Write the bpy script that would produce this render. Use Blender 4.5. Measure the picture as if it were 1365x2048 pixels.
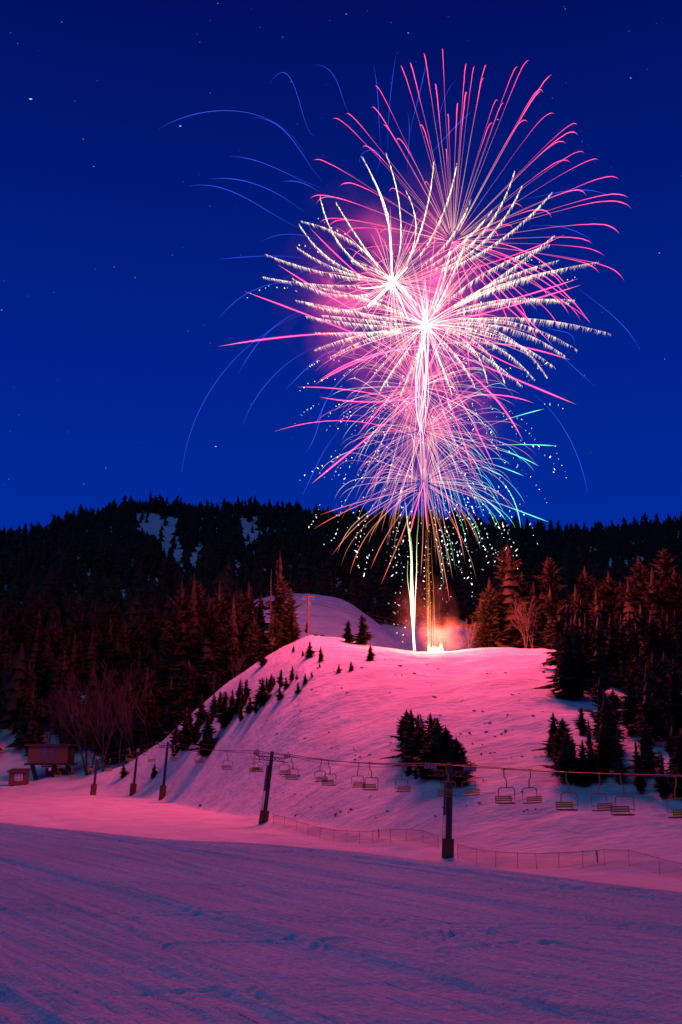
import bpy, math, random
import numpy as np
from mathutils import Vector, Matrix

for o in list(bpy.data.objects):
    bpy.data.objects.remove(o)
SC = bpy.context.scene
COL = SC.collection
random.seed(7)
RNG = np.random.default_rng(11)

# ------------------------------------------------------------------ camera
FPX = 2010.0                       # focal length in pixels of the 1365x2048 photograph
PITCH = math.atan(476.0 / FPX)
CT, ST = math.cos(PITCH), math.sin(PITCH)
CZ = 8.5                           # camera height above the valley floor
cam_d = bpy.data.cameras.new('camera')
cam_d.sensor_fit = 'VERTICAL'
cam_d.sensor_height = 36.0
cam_d.lens = 36.0 * FPX / 2048.0
cam_d.clip_start = 0.1
cam_d.clip_end = 30000.0
cam = bpy.data.objects.new('camera', cam_d)
cam.location = (0, 0, CZ)
cam.rotation_euler = (math.pi / 2 + PITCH, 0, 0)
COL.objects.link(cam)
SC.camera = cam

# ------------------------------------------------------------------ night sky
world = bpy.data.worlds.new('World')
SC.world = world
world.use_nodes = True
nt = world.node_tree
nt.nodes.clear()
wo = nt.nodes.new('ShaderNodeOutputWorld')
bg = nt.nodes.new('ShaderNodeBackground')
tc = nt.nodes.new('ShaderNodeTexCoord')
sx = nt.nodes.new('ShaderNodeSeparateXYZ')
rp = nt.nodes.new('ShaderNodeValToRGB')
nt.links.new(tc.outputs['Generated'], sx.inputs[0])
nt.links.new(sx.outputs['Z'], rp.inputs['Fac'])
cr = rp.color_ramp
cr.elements[0].position = 0.0
cr.elements[0].color = (0.0, 0.027, 0.37, 1)
cr.elements[1].position = 1.0
cr.elements[1].color = (0.0003, 0.0030, 0.075, 1)
for p, c in ((0.20, (0.0, 0.0235, 0.335, 1)), (0.45, (0.0002, 0.0125, 0.215, 1)), (0.64, (0.0003, 0.0050, 0.115, 1))):
    e = cr.elements.new(p)
    e.color = c
nt.links.new(rp.outputs['Color'], bg.inputs['Color'])
bg.inputs['Strength'].default_value = 1.0
nt.links.new(bg.outputs[0], wo.inputs['Surface'])

# cool fill sun, added high behind the camera to lift green on the snow
sun_d = bpy.data.lights.new('fill_sun', 'SUN')
sun_d.energy = 0.155
sun_d.color = (0.3, 0.9, 1.05)
sun_d.angle = math.radians(40)
sun = bpy.data.objects.new('fill_sun', sun_d)
sun.rotation_euler = (math.radians(42), 0, math.radians(-28))
COL.objects.link(sun)

SC.view_settings.view_transform = 'Standard'
SC.view_settings.look = 'None'
SC.view_settings.exposure = 0.0
SC.view_settings.gamma = 1.0
SC.view_settings.use_curve_mapping = False
SC.render.engine = 'CYCLES'
SC.cycles.use_denoising = True
SC.cycles.max_bounces = 5
SC.cycles.diffuse_bounces = 2
SC.cycles.transparent_max_bounces = 96
SC.cycles.volume_bounces = 0
SC.cycles.sample_clamp_indirect = 2.0
SC.cycles.use_adaptive_sampling = False
SC.cycles.volume_step_rate = 1.0
SC.cycles.volume_max_steps = 64

# ------------------------------------------------------------------ helpers
def pdir(px, row):
    u = px - 682.5
    v = 1024.0 - row
    return np.array([u, FPX * CT - ST * v, FPX * ST + CT * v])

def at_y(px, row, Y):
    d = pdir(px, row)
    d = d * (Y / d[1])
    return np.array([d[0], Y, d[2] + CZ])

def project(x, y, z):
    z = z - CZ
    dep = y * CT + z * ST
    return 682.5 + FPX * x / dep, 1024.0 - FPX * (z * CT - y * ST) / dep

def smooth(t):
    t = np.clip(t, 0, 1)
    return t * t * (3 - 2 * t)

def _hash(ix, iy, seed):
    n = (ix.astype(np.int64) * 374761393 + iy.astype(np.int64) * 668265263 + seed * 1442695041) & 0x7fffffff
    n = ((n ^ (n >> 13)) * 1274126177) & 0x7fffffff
    return ((n ^ (n >> 16)) & 0xffff) / 65535.0

def vnoise(x, y, seed=0):
    x = np.asarray(x, float)
    y = np.asarray(y, float)
    ix, iy = np.floor(x), np.floor(y)
    fx, fy = smooth(x - ix), smooth(y - iy)
    a = _hash(ix, iy, seed)
    b = _hash(ix + 1, iy, seed)
    c = _hash(ix, iy + 1, seed)
    d = _hash(ix + 1, iy + 1, seed)
    return (a + (b - a) * fx) * (1 - fy) + (c + (d - c) * fx) * fy - 0.5

def fbm(x, y, seed=0, octs=4):
    s = 0
    a = 1.0
    for k in range(octs):
        s = s + a * vnoise(x * 2 ** k, y * 2 ** k, seed + k)
        a *= 0.5
    return s

def mesh_np(name, V, F):
    V = np.asarray(V, np.float32)
    F = np.asarray(F, np.int32)
    me = bpy.data.meshes.new(name)
    me.vertices.add(len(V))
    me.vertices.foreach_set('co', V.ravel())
    k = F.shape[1]
    me.loops.add(F.size)
    me.loops.foreach_set('vertex_index', F.ravel())
    me.polygons.add(len(F))
    me.polygons.foreach_set('loop_start', np.arange(0, F.size, k, dtype=np.int32))
    me.update(calc_edges=True)
    me.validate()
    return me

def shade_smooth(me):
    me.polygons.foreach_set('use_smooth', np.ones(len(me.polygons), bool))

class MB:
    """collects boxes, tubes and strips into one mesh"""
    def __init__(self):
        self.V, self.F, self.C = [], [], []
        self.n = 0
    def add(self, V, F, C=None):
        V = np.asarray(V, float)
        for f in F:
            self.F.append([i + self.n for i in f])
        self.V.append(V)
        if C is not None:
            self.C.append(np.asarray(C, float))
        self.n += len(V)
    def box(self, c, s, rot=None):
        sx_, sy_, sz_ = s[0] / 2, s[1] / 2, s[2] / 2
        V = np.array([[a * sx_, b * sy_, d * sz_] for d in (-1, 1) for b in (-1, 1) for a in (-1, 1)], float)
        if rot is not None:
            V = V @ np.array(rot).T
        V = V + np.asarray(c, float)
        self.add(V, [(0, 2, 3, 1), (4, 5, 7, 6), (0, 1, 5, 4), (2, 6, 7, 3), (0, 4, 6, 2), (1, 3, 7, 5)])
    def bar(self, a, b, w, h=None):
        """square bar from a to b"""
        a = Vector(a); b = Vector(b)
        q = (b - a).to_track_quat('Z', 'Y').to_matrix()
        self.box(((a + b) / 2)[:], (w, h or w, (b - a).length), [list(r) for r in q])
    def tube(self, P, R, sides=6, C=None, cap=True):
        P = np.asarray(P, float)
        n = len(P)
        R = np.full(n, R, float) if np.isscalar(R) else np.asarray(R, float)
        T = np.gradient(P, axis=0)
        T /= np.linalg.norm(T, axis=1, keepdims=True) + 1e-12
        up = np.array([0, 0, 1.0]) if abs(T[:, 2]).mean() < 0.9 else np.array([1.0, 0, 0])
        A = np.cross(T, up)
        A /= np.linalg.norm(A, axis=1, keepdims=True) + 1e-12
        B = np.cross(T, A)
        ang = np.arange(sides) * 2 * math.pi / sides
        V = P[:, None, :] + R[:, None, None] * (np.cos(ang)[None, :, None] * A[:, None, :] + np.sin(ang)[None, :, None] * B[:, None, :])
        F = []
        for i in range(n - 1):
            for k in range(sides):
                k2 = (k + 1) % sides
                F.append((i * sides + k, i * sides + k2, (i + 1) * sides + k2, (i + 1) * sides + k))
        if cap:
            F.append(tuple(range(sides))[::-1])
            F.append(tuple((n - 1) * sides + k for k in range(sides)))
        CC = None
        if C is not None:
            CC = np.repeat(np.asarray(C, float), sides, axis=0)
        self.add(V.reshape(-1, 3), F, CC)
    def mesh(self, name, smooth_=False):
        me = bpy.data.meshes.new(name)
        V = np.concatenate(self.V) if self.V else np.zeros((0, 3))
        me.from_pydata(V.tolist(), [], self.F)
        if self.C:
            at = me.color_attributes.new('glow', 'FLOAT_COLOR', 'POINT')
            C = np.concatenate(self.C)
            C4 = np.concatenate([C, np.ones((len(C), 1))], axis=1).astype(np.float32)
            at.data.foreach_set('color', C4.ravel())
        if smooth_:
            shade_smooth(me)
        me.update()
        return me
    def build(self, name, mat, parent=None, smooth_=False):
        return obj(name, self.mesh(name, smooth_), mat, parent)

def obj(name, me, mat=None, parent=None):
    o = bpy.data.objects.new(name, me)
    COL.objects.link(o)
    if mat is not None and len(me.materials) == 0:
        me.materials.append(mat)
    if parent is not None:
        o.parent = parent
    return o

def thing(name, label, cat, loc=(0, 0, 0), rz=0.0, group=None):
    o = bpy.data.objects.new(name, None)
    COL.objects.link(o)
    o.empty_display_size = 0.3
    o.location = [float(c) for c in loc]
    o.rotation_euler = (0, 0, rz)
    return tag(o, label, cat, group)

def tag(o, label=None, cat=None, group=None, kind=None):
    if label:
        o['label'] = label
    if cat:
        o['category'] = cat
    if group:
        o['group'] = group
    if kind:
        o['kind'] = kind
    return o

ORD = ['first', 'second', 'third', 'fourth', 'fifth', 'sixth', 'seventh', 'eighth', 'ninth', 'tenth', 'eleventh', 'twelfth',
       'thirteenth', 'fourteenth', 'fifteenth', 'sixteenth', 'seventeenth', 'eighteenth', 'nineteenth', 'twentieth',
       'twenty-first', 'twenty-second', 'twenty-third', 'twenty-fourth', 'twenty-fifth', 'twenty-sixth', 'twenty-seventh',
       'twenty-eighth', 'twenty-ninth', 'thirtieth', 'thirty-first', 'thirty-second', 'thirty-third', 'thirty-fourth',
       'thirty-fifth', 'thirty-sixth', 'thirty-seventh', 'thirty-eighth', 'thirty-ninth', 'fortieth']

# ------------------------------------------------------------------ materials
def mat_plain(name, col, rough=0.7, metal=0.0, var=0.25, scale=6.0, bump=0.0):
    m = bpy.data.materials.new(name)
    m.use_nodes = True
    t = m.node_tree
    b = t.nodes['Principled BSDF']
    b.inputs['Roughness'].default_value = rough
    b.inputs['Metallic'].default_value = metal
    c = t.nodes.new('ShaderNodeTexCoord')
    n = t.nodes.new('ShaderNodeTexNoise')
    n.inputs['Scale'].default_value = scale
    n.inputs['Detail'].default_value = 5
    t.links.new(c.outputs['Object'], n.inputs['Vector'])
    r = t.nodes.new('ShaderNodeValToRGB')
    r.color_ramp.elements[0].position = 0.3
    r.color_ramp.elements[1].position = 0.7
    r.color_ramp.elements[0].color = (*[x * (1 - var) for x in col], 1)
    r.color_ramp.elements[1].color = (*[min(1, x * (1 + var)) for x in col], 1)
    t.links.new(n.outputs['Fac'], r.inputs['Fac'])
    t.links.new(r.outputs['Color'], b.inputs['Base Color'])
    if bump:
        bp = t.nodes.new('ShaderNodeBump')
        bp.inputs['Strength'].default_value = bump
        bp.inputs['Distance'].default_value = 0.05
        t.links.new(n.outputs['Fac'], bp.inputs['Height'])
        t.links.new(bp.outputs['Normal'], b.inputs['Normal'])
    return m

def mat_foliage(name, a, b_):
    m = bpy.data.materials.new(name)
    m.use_nodes = True
    t = m.node_tree
    b = t.nodes['Principled BSDF']
    b.inputs['Roughness'].default_value = 0.75
    b.inputs['Specular IOR Level'].default_value = 0.2
    c = t.nodes.new('ShaderNodeTexCoord')
    n = t.nodes.new('ShaderNodeTexNoise')
    n.inputs['Scale'].default_value = 9.0
    n.inputs['Detail'].default_value = 3
    oi = t.nodes.new('ShaderNodeObjectInfo')
    t.links.new(c.outputs['Object'], n.inputs['Vector'])
    mx = t.nodes.new('ShaderNodeMix')
    mx.data_type = 'RGBA'
    mx.inputs['A'].default_value = (*a, 1)
    mx.inputs['B'].default_value = (*b_, 1)
    ad = t.nodes.new('ShaderNodeMath')
    ad.operation = 'MULTIPLY_ADD'
    ad.inputs[1].default_value = 0.5
    t.links.new(oi.outputs['Random'], ad.inputs[0])
    hf = t.nodes.new('ShaderNodeMath')
    hf.operation = 'MULTIPLY'
    hf.inputs[1].default_value = 0.6
    t.links.new(n.outputs['Fac'], hf.inputs[0])
    t.links.new(hf.outputs[0], ad.inputs[2])
    t.links.new(ad.outputs[0], mx.inputs['Factor'])
    t.links.new(mx.outputs['Result'], b.inputs['Base Color'])
    return m

def mat_snow():
    m = bpy.data.materials.new('snow')
    m.use_nodes = True
    t = m.node_tree
    L = t.links.new
    b = t.nodes['Principled BSDF']
    b.inputs['Roughness'].default_value = 0.85
    b.inputs['Specular IOR Level'].default_value = 0.06
    c = t.nodes.new('ShaderNodeTexCoord')
    # colour: clean white with faint grey packed areas and rare dirt
    n1 = t.nodes.new('ShaderNodeTexNoise')
    n1.inputs['Scale'].default_value = 0.22
    n1.inputs['Detail'].default_value = 6
    L(c.outputs['Object'], n1.inputs['Vector'])
    r1 = t.nodes.new('ShaderNodeValToRGB')
    r1.color_ramp.elements[0].position = 0.3
    r1.color_ramp.elements[1].position = 0.62
    r1.color_ramp.elements[0].color = (0.74, 0.74, 0.76, 1)
    r1.color_ramp.elements[1].color = (0.92, 0.92, 0.93, 1)
    L(n1.outputs['Fac'], r1.inputs['Fac'])
    # thin dirty melt marks, stretched across the slope
    mp = t.nodes.new('ShaderNodeMapping')
    mp.inputs['Scale'].default_value = (0.32, 0.75, 0.75)
    mp.inputs['Rotation'].default_value = (0, 0, 0.25)
    L(c.outputs['Object'], mp.inputs['Vector'])
    n2 = t.nodes.new('ShaderNodeTexNoise')
    n2.inputs['Scale'].default_value = 0.8
    n2.inputs['Detail'].default_value = 7
    n2.inputs['Roughness'].default_value = 0.62
    L(mp.outputs[0], n2.inputs['Vector'])
    r2 = t.nodes.new('ShaderNodeValToRGB')
    r2.color_ramp.elements[0].position = 0.655
    r2.color_ramp.elements[1].position = 0.76
    r2.color_ramp.elements[0].color = (0, 0, 0, 1)
    r2.color_ramp.elements[1].color = (0.55, 0.55, 0.55, 1)
    L(n2.outputs['Fac'], r2.inputs['Fac'])
    mx = t.nodes.new('ShaderNodeMix')
    mx.data_type = 'RGBA'
    mx.inputs['B'].default_value = (0.22, 0.18, 0.15, 1)
    L(r2.outputs['Color'], mx.inputs['Factor'])
    L(r1.outputs['Color'], mx.inputs['A'])
    # loose crystals and icy grains
    n3 = t.nodes.new('ShaderNodeTexNoise')
    n3.inputs['Scale'].default_value = 16.0
    n3.inputs['Detail'].default_value = 4
    n3.inputs['Roughness'].default_value = 0.7
    L(c.outputs['Object'], n3.inputs['Vector'])
    r3 = t.nodes.new('ShaderNodeValToRGB')
    r3.color_ramp.elements[0].position = 0.34
    r3.color_ramp.elements[1].position = 0.66
    r3.color_ramp.elements[0].color = (0.70, 0.70, 0.72, 1)
    r3.color_ramp.elements[1].color = (1.0, 1.0, 1.0, 1)
    L(n3.outputs['Fac'], r3.inputs['Fac'])
    mg = t.nodes.new('ShaderNodeMix')
    mg.data_type = 'RGBA'
    mg.blend_type = 'MULTIPLY'
    mg.inputs['Factor'].default_value = 1.0
    L(mx.outputs['Result'], mg.inputs['A'])
    L(r3.outputs['Color'], mg.inputs['B'])
    L(mg.outputs['Result'], b.inputs['Base Color'])
    # relief: crust, lumps, grain
    def noise(scale, detail, vec=None):
        n = t.nodes.new('ShaderNodeTexNoise')
        n.inputs['Scale'].default_value = scale
        n.inputs['Detail'].default_value = detail
        L(vec or c.outputs['Object'], n.inputs['Vector'])
        return n
    a1 = noise(0.55, 5, mp.outputs[0])
    a2 = noise(42.0, 3)
    # groomer lines and corduroy
    def lines(rot, sx_, sy_, sc_):
        mq = t.nodes.new('ShaderNodeMapping')
        mq.vector_type = 'TEXTURE'
        mq.inputs['Rotation'].default_value = (0, 0, math.radians(rot))
        mq.inputs['Scale'].default_value = (sx_, sy_, 1.0)
        L(c.outputs['Object'], mq.inputs['Vector'])
        return noise(sc_, 4, mq.outputs[0])
    a3 = lines(35.6, 0.30, 8.0, 1.3)
    a4 = lines(35.6, 0.06, 5.0, 1.3)
    prev = None
    # the near shelf is groomed, the knoll and hills are wild snow
    sep = t.nodes.new('ShaderNodeSeparateXYZ')
    L(c.outputs['Object'], sep.inputs[0])
    def ramp(y0, y1, v0, v1):
        m_ = t.nodes.new('ShaderNodeMapRange')
        m_.inputs['From Min'].default_value = y0
        m_.inputs['From Max'].default_value = y1
        m_.inputs['To Min'].default_value = v0
        m_.inputs['To Max'].default_value = v1
        L(sep.outputs['Y'], m_.inputs['Value'])
        return m_
    wild = ramp(40, 100, 0.06, 1.0)
    groomed = ramp(60, 130, 1.0, 0.25)
    always = ramp(0, 1, 1.0, 1.0)
    a5 = noise(2.2, 4, mp.outputs[0])
    a6 = noise(5.5, 3)
    a7 = noise(13.0, 4)
    for node, st, di in ((a1, 0.9, 0.6), (a5, 0.8, 0.22), (a3, 1.0, 0.10), (a4, 1.0, 0.035), (a6, 0.7, 0.05), (a7, 1.0, 0.036), (a2, 0.8, 0.02)):
        bb = t.nodes.new('ShaderNodeBump')
        bb.inputs['Strength'].default_value = st
        bb.inputs['Distance'].default_value = di
        mul = t.nodes.new('ShaderNodeMath')
        mul.operation = 'MULTIPLY'
        L(node.outputs['Fac'], mul.inputs[0])
        L((wild if node in (a1, a5, a6) else groomed if node in (a3, a4) else always).outputs[0], mul.inputs[1])
        L(mul.outputs[0], bb.inputs['Height'])
        if prev is not None:
            L(prev.outputs['Normal'], bb.inputs['Normal'])
        prev = bb
    b2 = prev
    L(b2.outputs['Normal'], b.inputs['Normal'])
    return m

def mat_glow():
    m = bpy.data.materials.new('burning_stars')
    m.use_nodes = True
    t = m.node_tree
    t.nodes.clear()
    o = t.nodes.new('ShaderNodeOutputMaterial')
    e = t.nodes.new('ShaderNodeEmission')
    a = t.nodes.new('ShaderNodeAttribute')
    a.attribute_name = 'glow'
    t.links.new(a.outputs['Color'], e.inputs['Color'])
    e.inputs['Strength'].default_value = 0.5
    # burning gas: it shines and lets light through
    tr = t.nodes.new('ShaderNodeBsdfTransparent')
    ad = t.nodes.new('ShaderNodeAddShader')
    t.links.new(e.outputs[0], ad.inputs[0])
    t.links.new(tr.outputs[0], ad.inputs[1])
    t.links.new(ad.outputs[0], o.inputs['Surface'])
    m.cycles.emission_sampling = 'NONE'
    return m

def mat_net():
    m = bpy.data.materials.new('red_netting')
    m.use_nodes = True
    t = m.node_tree
    t.nodes.clear()
    L = t.links.new
    o = t.nodes.new('ShaderNodeOutputMaterial')
    d = t.nodes.new('ShaderNodeBsdfDiffuse')
    d.inputs['Color'].default_value = (0.42, 0.03, 0.04, 1)
    tr = t.nodes.new('ShaderNodeBsdfTransparent')
    mx = t.nodes.new('ShaderNodeMixShader')
    uv = t.nodes.new('ShaderNodeUVMap')
    s = t.nodes.new('ShaderNodeSeparateXYZ')
    L(uv.outputs[0], s.inputs[0])
    outs = []
    for k in ('X', 'Y'):
        a = t.nodes.new('ShaderNodeMath'); a.operation = 'MULTIPLY'; a.inputs[1].default_value = 18.0
        L(s.outputs[k], a.inputs[0])
        f = t.nodes.new('ShaderNodeMath'); f.operation = 'FRACT'
        L(a.outputs[0], f.inputs[0])
        g = t.nodes.new('ShaderNodeMath'); g.operation = 'LESS_THAN'; g.inputs[1].default_value = 0.085
        L(f.outputs[0], g.inputs[0])
        outs.append(g)
    h = t.nodes.new('ShaderNodeMath'); h.operation = 'MAXIMUM'
    L(outs[0].outputs[0], h.inputs[0]); L(outs[1].outputs[0], h.inputs[1])
    L(h.outputs[0], mx.inputs['Fac'])
    L(tr.outputs[0], mx.inputs[1]); L(d.outputs[0], mx.inputs[2])
    L(mx.outputs[0], o.inputs['Surface'])
    return m

def mat_glass():
    m = mat_plain('window_glass', (0.25, 0.3, 0.4), 0.12, 0.0, 0.1)
    return m

M = {
    'snow': mat_snow(),
    'needles': mat_foliage('needles', (0.018, 0.023, 0.010), (0.056, 0.048, 0.021)),
    'far_needles': mat_foliage('far_needles', (0.014, 0.016, 0.009), (0.026, 0.027, 0.015)),
    'bark': mat_plain('bark', (0.085, 0.06, 0.045), 0.9, 0, 0.35, 12, 0.4),
    'pale_bark': mat_plain('pale_bark', (0.05, 0.038, 0.03), 0.85, 0, 0.3, 10),
    'steel': mat_plain('dark_steel', (0.035, 0.035, 0.04), 0.55, 0.3, 0.3, 3),
    'grey_steel': mat_plain('grey_steel', (0.22, 0.24, 0.27), 0.5, 0.4, 0.2, 3),
    'rust': mat_plain('rusty_box', (0.075, 0.028, 0.018), 0.8, 0, 0.4, 5),
    'yellow': mat_plain('yellow_paint', (0.36, 0.22, 0.015), 0.8, 0, 0.25, 7),
    'seat': mat_plain('dark_seat_wood', (0.03, 0.02, 0.012), 0.7, 0, 0.3, 8),
    'wood': mat_plain('stained_boards', (0.17, 0.08, 0.04), 0.75, 0, 0.35, 4),
    'darkwood': mat_plain('dark_boards', (0.11, 0.06, 0.03), 0.8, 0, 0.35, 4),
    'roof': mat_plain('roof_metal', (0.10, 0.06, 0.05), 0.6, 0.2, 0.3, 4),
    'white': mat_plain('white_paint', (0.75, 0.75, 0.75), 0.6, 0, 0.08, 4),
    'blue': mat_plain('blue_paint', (0.05, 0.12, 0.35), 0.6, 0, 0.2, 4),
    'glass': mat_glass(),
    'net': mat_net(),
    'red_pole': mat_plain('red_fence_pole', (0.20, 0.03, 0.03), 0.6, 0, 0.2, 4),
    'pole_wood': mat_plain('pole_wood', (0.24, 0.15, 0.10), 0.85, 0, 0.3, 6),
    'rock': mat_plain('dark_rock', (0.05, 0.045, 0.04), 0.9, 0, 0.4, 3, 0.5),
    'glow': mat_glow(),
}

# ------------------------------------------------------------------ terrain
CREST = [(-400, 1575, 240), (0, 1570, 232), (150, 1562, 226), (250, 1532, 221), (330, 1478, 215), (380, 1430, 210), (430, 1388, 203), (480, 1350, 197),
         (520, 1322, 192), (570, 1292, 187), (620, 1270, 184), (680, 1275, 182), (740, 1291, 181), (830, 1303, 180),
         (900, 1303, 180), (960, 1297, 180), (1040, 1299, 182), (1090, 1299, 184), (1140, 1318, 188), (1250, 1335, 195),
         (1365, 1330, 205), (1900, 1300, 220)]
_c = np.array([at_y(*c) for c in CREST])
_o = np.argsort(_c[:, 0])
CX, CY, CH = _c[_o, 0], _c[_o, 1], _c[_o, 2]
FOOT = np.array([(-140, 236), (-60, 216), (-47, 206), (-38, 193), (-31, 180), (-20, 152), (-9, 126), (0, 106), (9, 87), (20, 75), (30, 69), (60, 64), (160, 60)], float)
YH = 365.0
REAR = [(-900, 1480), (-300, 1480), (200, 1470), (380, 1400), (430, 1310), (460, 1240), (485, 1205), (515, 1195), (560, 1192), (620, 1193), (660, 1195), (684, 1200), (702, 1208), (722, 1221), (745, 1238), (770, 1259), (800, 1283), (830, 1302), (900, 1325), (1365, 1330), (1900, 1330)]
_r = np.array([at_y(a, b, YH) for a, b in REAR])
RIDGE = [(-900, 1150), (-300, 1100), (0, 1094), (60, 1078), (110, 1062), (160, 1042), (200, 1028), (250, 1020), (275, 1016), (300, 1015), (340, 1020), (400, 1026), (480, 1022), (560, 1030),
         (640, 1034), (700, 1040), (800, 1044), (900, 1048), (1000, 1060), (1100, 1076), (1180, 1074), (1240, 1064), (1300, 1060), (1365, 1055), (1700, 1030), (2300, 1040)]
YR = 900.0
_g = np.array([at_y(a, b, YR) for a, b in RIDGE])

def softmax2(a, b, k):
    return np.maximum(a, b) + k * np.exp(-np.abs(a - b) / k) * 0.35

def h_base(x, y):
    brow = np.interp(x, [-14, -9.4, -4, 0, 4.7, 8], [41.0, 37.0, 31.5, 28.5, 23.0, 19.5])
    dd = np.maximum(y - brow + 9.0 + 1.2 * vnoise(x / 6.0, y / 20.0, 66), 0)
    g = 6.6 * np.exp(-(dd / 29.0) ** 1.42) + 0.012 * np.minimum(np.maximum(9 - y, 0), 8) * 0
    far = smooth((y - 205) / 120.0) * 10.0
    g = g + far
    foot = np.interp(x, FOOT[:, 0], FOOT[:, 1])
    cy = np.interp(x, CX, CY)
    ch = np.interp(x, CX, CH)
    t = (y - foot) / np.maximum(cy - foot, 6)
    tc_ = np.clip(t, 0, 1)
    s = 0.6 * tc_ + 0.4 * smooth(tc_)
    s = np.where(tc_ < 0.08, s * (tc_ / 0.08) ** 0.3, s)
    front = g * (1 - tc_) + ch * s
    # behind the crest
    over = np.maximum(y - cy, 0)
    back = ch - 0.004 * over ** 2 * (over < 12) - (over >= 12) * (0.576 + 0.16 * (over - 12))
    rz = np.interp(x, _r[:, 0], _r[:, 2])
    q = smooth((y - 214) / (YH - 214))
    val = 9.0 + (rz - 9.0) * (0.35 * np.clip((y - 214) / (YH - 214), 0, 1) + 0.65 * q)
    val = np.where(y > YH, rz - 0.05 * (y - YH), val)
    # mountain
    xr = x * (YR / np.maximum(y, 60.0)) ** 0.75
    zr = np.interp(xr, _g[:, 0], _g[:, 2])
    tm = np.clip((y - 225) / (YR - 225), 0, None)
    mt = 2.0 + (zr - 2.0) * np.where(tm < 1, tm ** 0.93, 1 - 0.35 * (tm - 1))
    mt = mt + smooth(tm * 3) * 9.0 * fbm(x / 90.0, y / 90.0, 5, 3) * (1 - 0.6 * smooth((tm - 0.7) / 0.3))
    rear = softmax2(val, mt, 3.0)
    w = smooth((over - 4) / 30.0)
    rear = np.where(over > 0, np.maximum(back, rear * w + back * (1 - w)), 0)
    z = np.where(y <= cy, front, rear)
    return z

def turn_marks():
    out = []
    for pts in ([(872, 1905), (868, 1892), (880, 1880), (905, 1868), (950, 1858), (1010, 1852)],
                [(820, 1895), (822, 1880), (850, 1868), (900, 1860)],
                [(612, 1912), (618, 1902), (640, 1894), (660, 1892)],
                [(300, 1908), (330, 1890), (420, 1884), (560, 1882), (700, 1878)],
                [(0, 1910), (60, 1945), (140, 1985), (240, 2030)],
                [(0, 1765), (180, 1830), (320, 1885), (390, 1925)],
                [(880, 1900), (1000, 1885), (1120, 1878)]):
        W = []
        for px, row in pts:
            d = pdir(px, row)
            tt = np.linspace(6, 120, 4000)
            yy = tt
            xx = d[0] / d[1] * yy
            zz = CZ + d[2] / d[1] * yy
            i = np.argmax(zz < h_base(xx, yy))
            W.append((xx[i], yy[i]))
        out.append(np.array(W))
    return out

_marks = turn_marks()

def h(x, y):
    x = np.asarray(x, float)
    y = np.asarray(y, float)
    z = h_base(x, y)
    cy = np.interp(x, CX, CY)
    foot = np.interp(x, FOOT[:, 0], FOOT[:, 1])
    onk = smooth((y - foot - 3) / 14) * smooth((cy + 30 - y) / 20)
    z = z + onk * (1.6 * fbm(x / 26.0, y / 26.0, 21, 3) + 0.75 * fbm(x / 6.0, y / 4.0, 31, 4)) * (0.35 + 0.65 * smooth((np.abs(y - cy)) / 25))
    # second hill lumps
    z = z + smooth((y - 235) / 20) * (2.0 * fbm(x / 16.0, y / 20.0, 44, 4)) * (y < 460)
    # bank at the knoll's foot behind the lift towers
    bank = np.exp(-((y - foot + 1.5) / 3.0) ** 2) * (x > -16) * smooth((x + 16) / 6)
    z = z + bank * (0.55 + 0.9 * vnoise(x / 7.0, y / 14.0, 61))
    # piste: valley floor and the near groomed shelf
    near = smooth((foot - 3 - y) / 8)
    q = 0.909 * x + 0.415 * y
    s = -0.415 * x + 0.909 * y
    qm = q + 0.9 * fbm(s / 28.0, q / 40.0, 71, 2)
    far_p = near * smooth((y - 34) / 10)
    z = z + far_p * (0.12 * fbm(qm / 2.2, s / 30.0, 75, 3) + 0.20 * fbm(x / 11.0, y / 11.0, 83, 2))
    shelf = smooth((38 - y) / 10)
    q = 0.81 * x + 0.58 * y
    s = -0.58 * x + 0.81 * y
    qm = q + 0.35 * fbm(s / 14.0, q / 20.0, 72, 2)
    z = z + shelf * (0.055 * fbm(qm / 0.8, s / 22.0, 76, 3) + 0.022 * fbm(qm / 0.16, s / 12.0, 77, 2) + 0.03 * fbm(x / 6.0, y / 6.0, 84, 2))
    for qq, a in ((1.2, .020), (2.9, .026), (4.4, .020), (6.1, .028), (7.9, .024), (9.6, .026), (11.5, .022), (13.2, .03), (15.4, .03), (17.5, .03)):
        e = (qm - qq) / 0.07
        z = z + shelf * 1.5 * a * (np.exp(-e ** 2) - 0.7 * np.exp(-(e - 1.9) ** 2))
    # swells across the foot of the frame
    b = y + 0.24 * x + 0.10 * vnoise(x / 2.5, y / 5.0, 91)
    z = z + 0.010 * np.sin(b * 2 * math.pi / 0.66) * smooth((10.4 - y - 0.2 * x) / 1.6) * smooth((y - 4) / 3)
    return z

def h1(x, y):
    return float(h(np.array([x]), np.array([y]))[0])

def hit(px, row, y0=6.0, y1=850.0):
    d = pdir(px, row)
    yy = np.concatenate([np.arange(y0, 60, 0.1), np.arange(max(60, y0), y1, 0.4)])
    xx = d[0] / d[1] * yy
    zz = CZ + d[2] / d[1] * yy
    hh = h(xx, yy)
    i = int(np.argmax(zz < hh))
    if not (zz < hh).any():
        i = len(yy) - 1
    return np.array([xx[i], yy[i], hh[i]])

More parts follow.
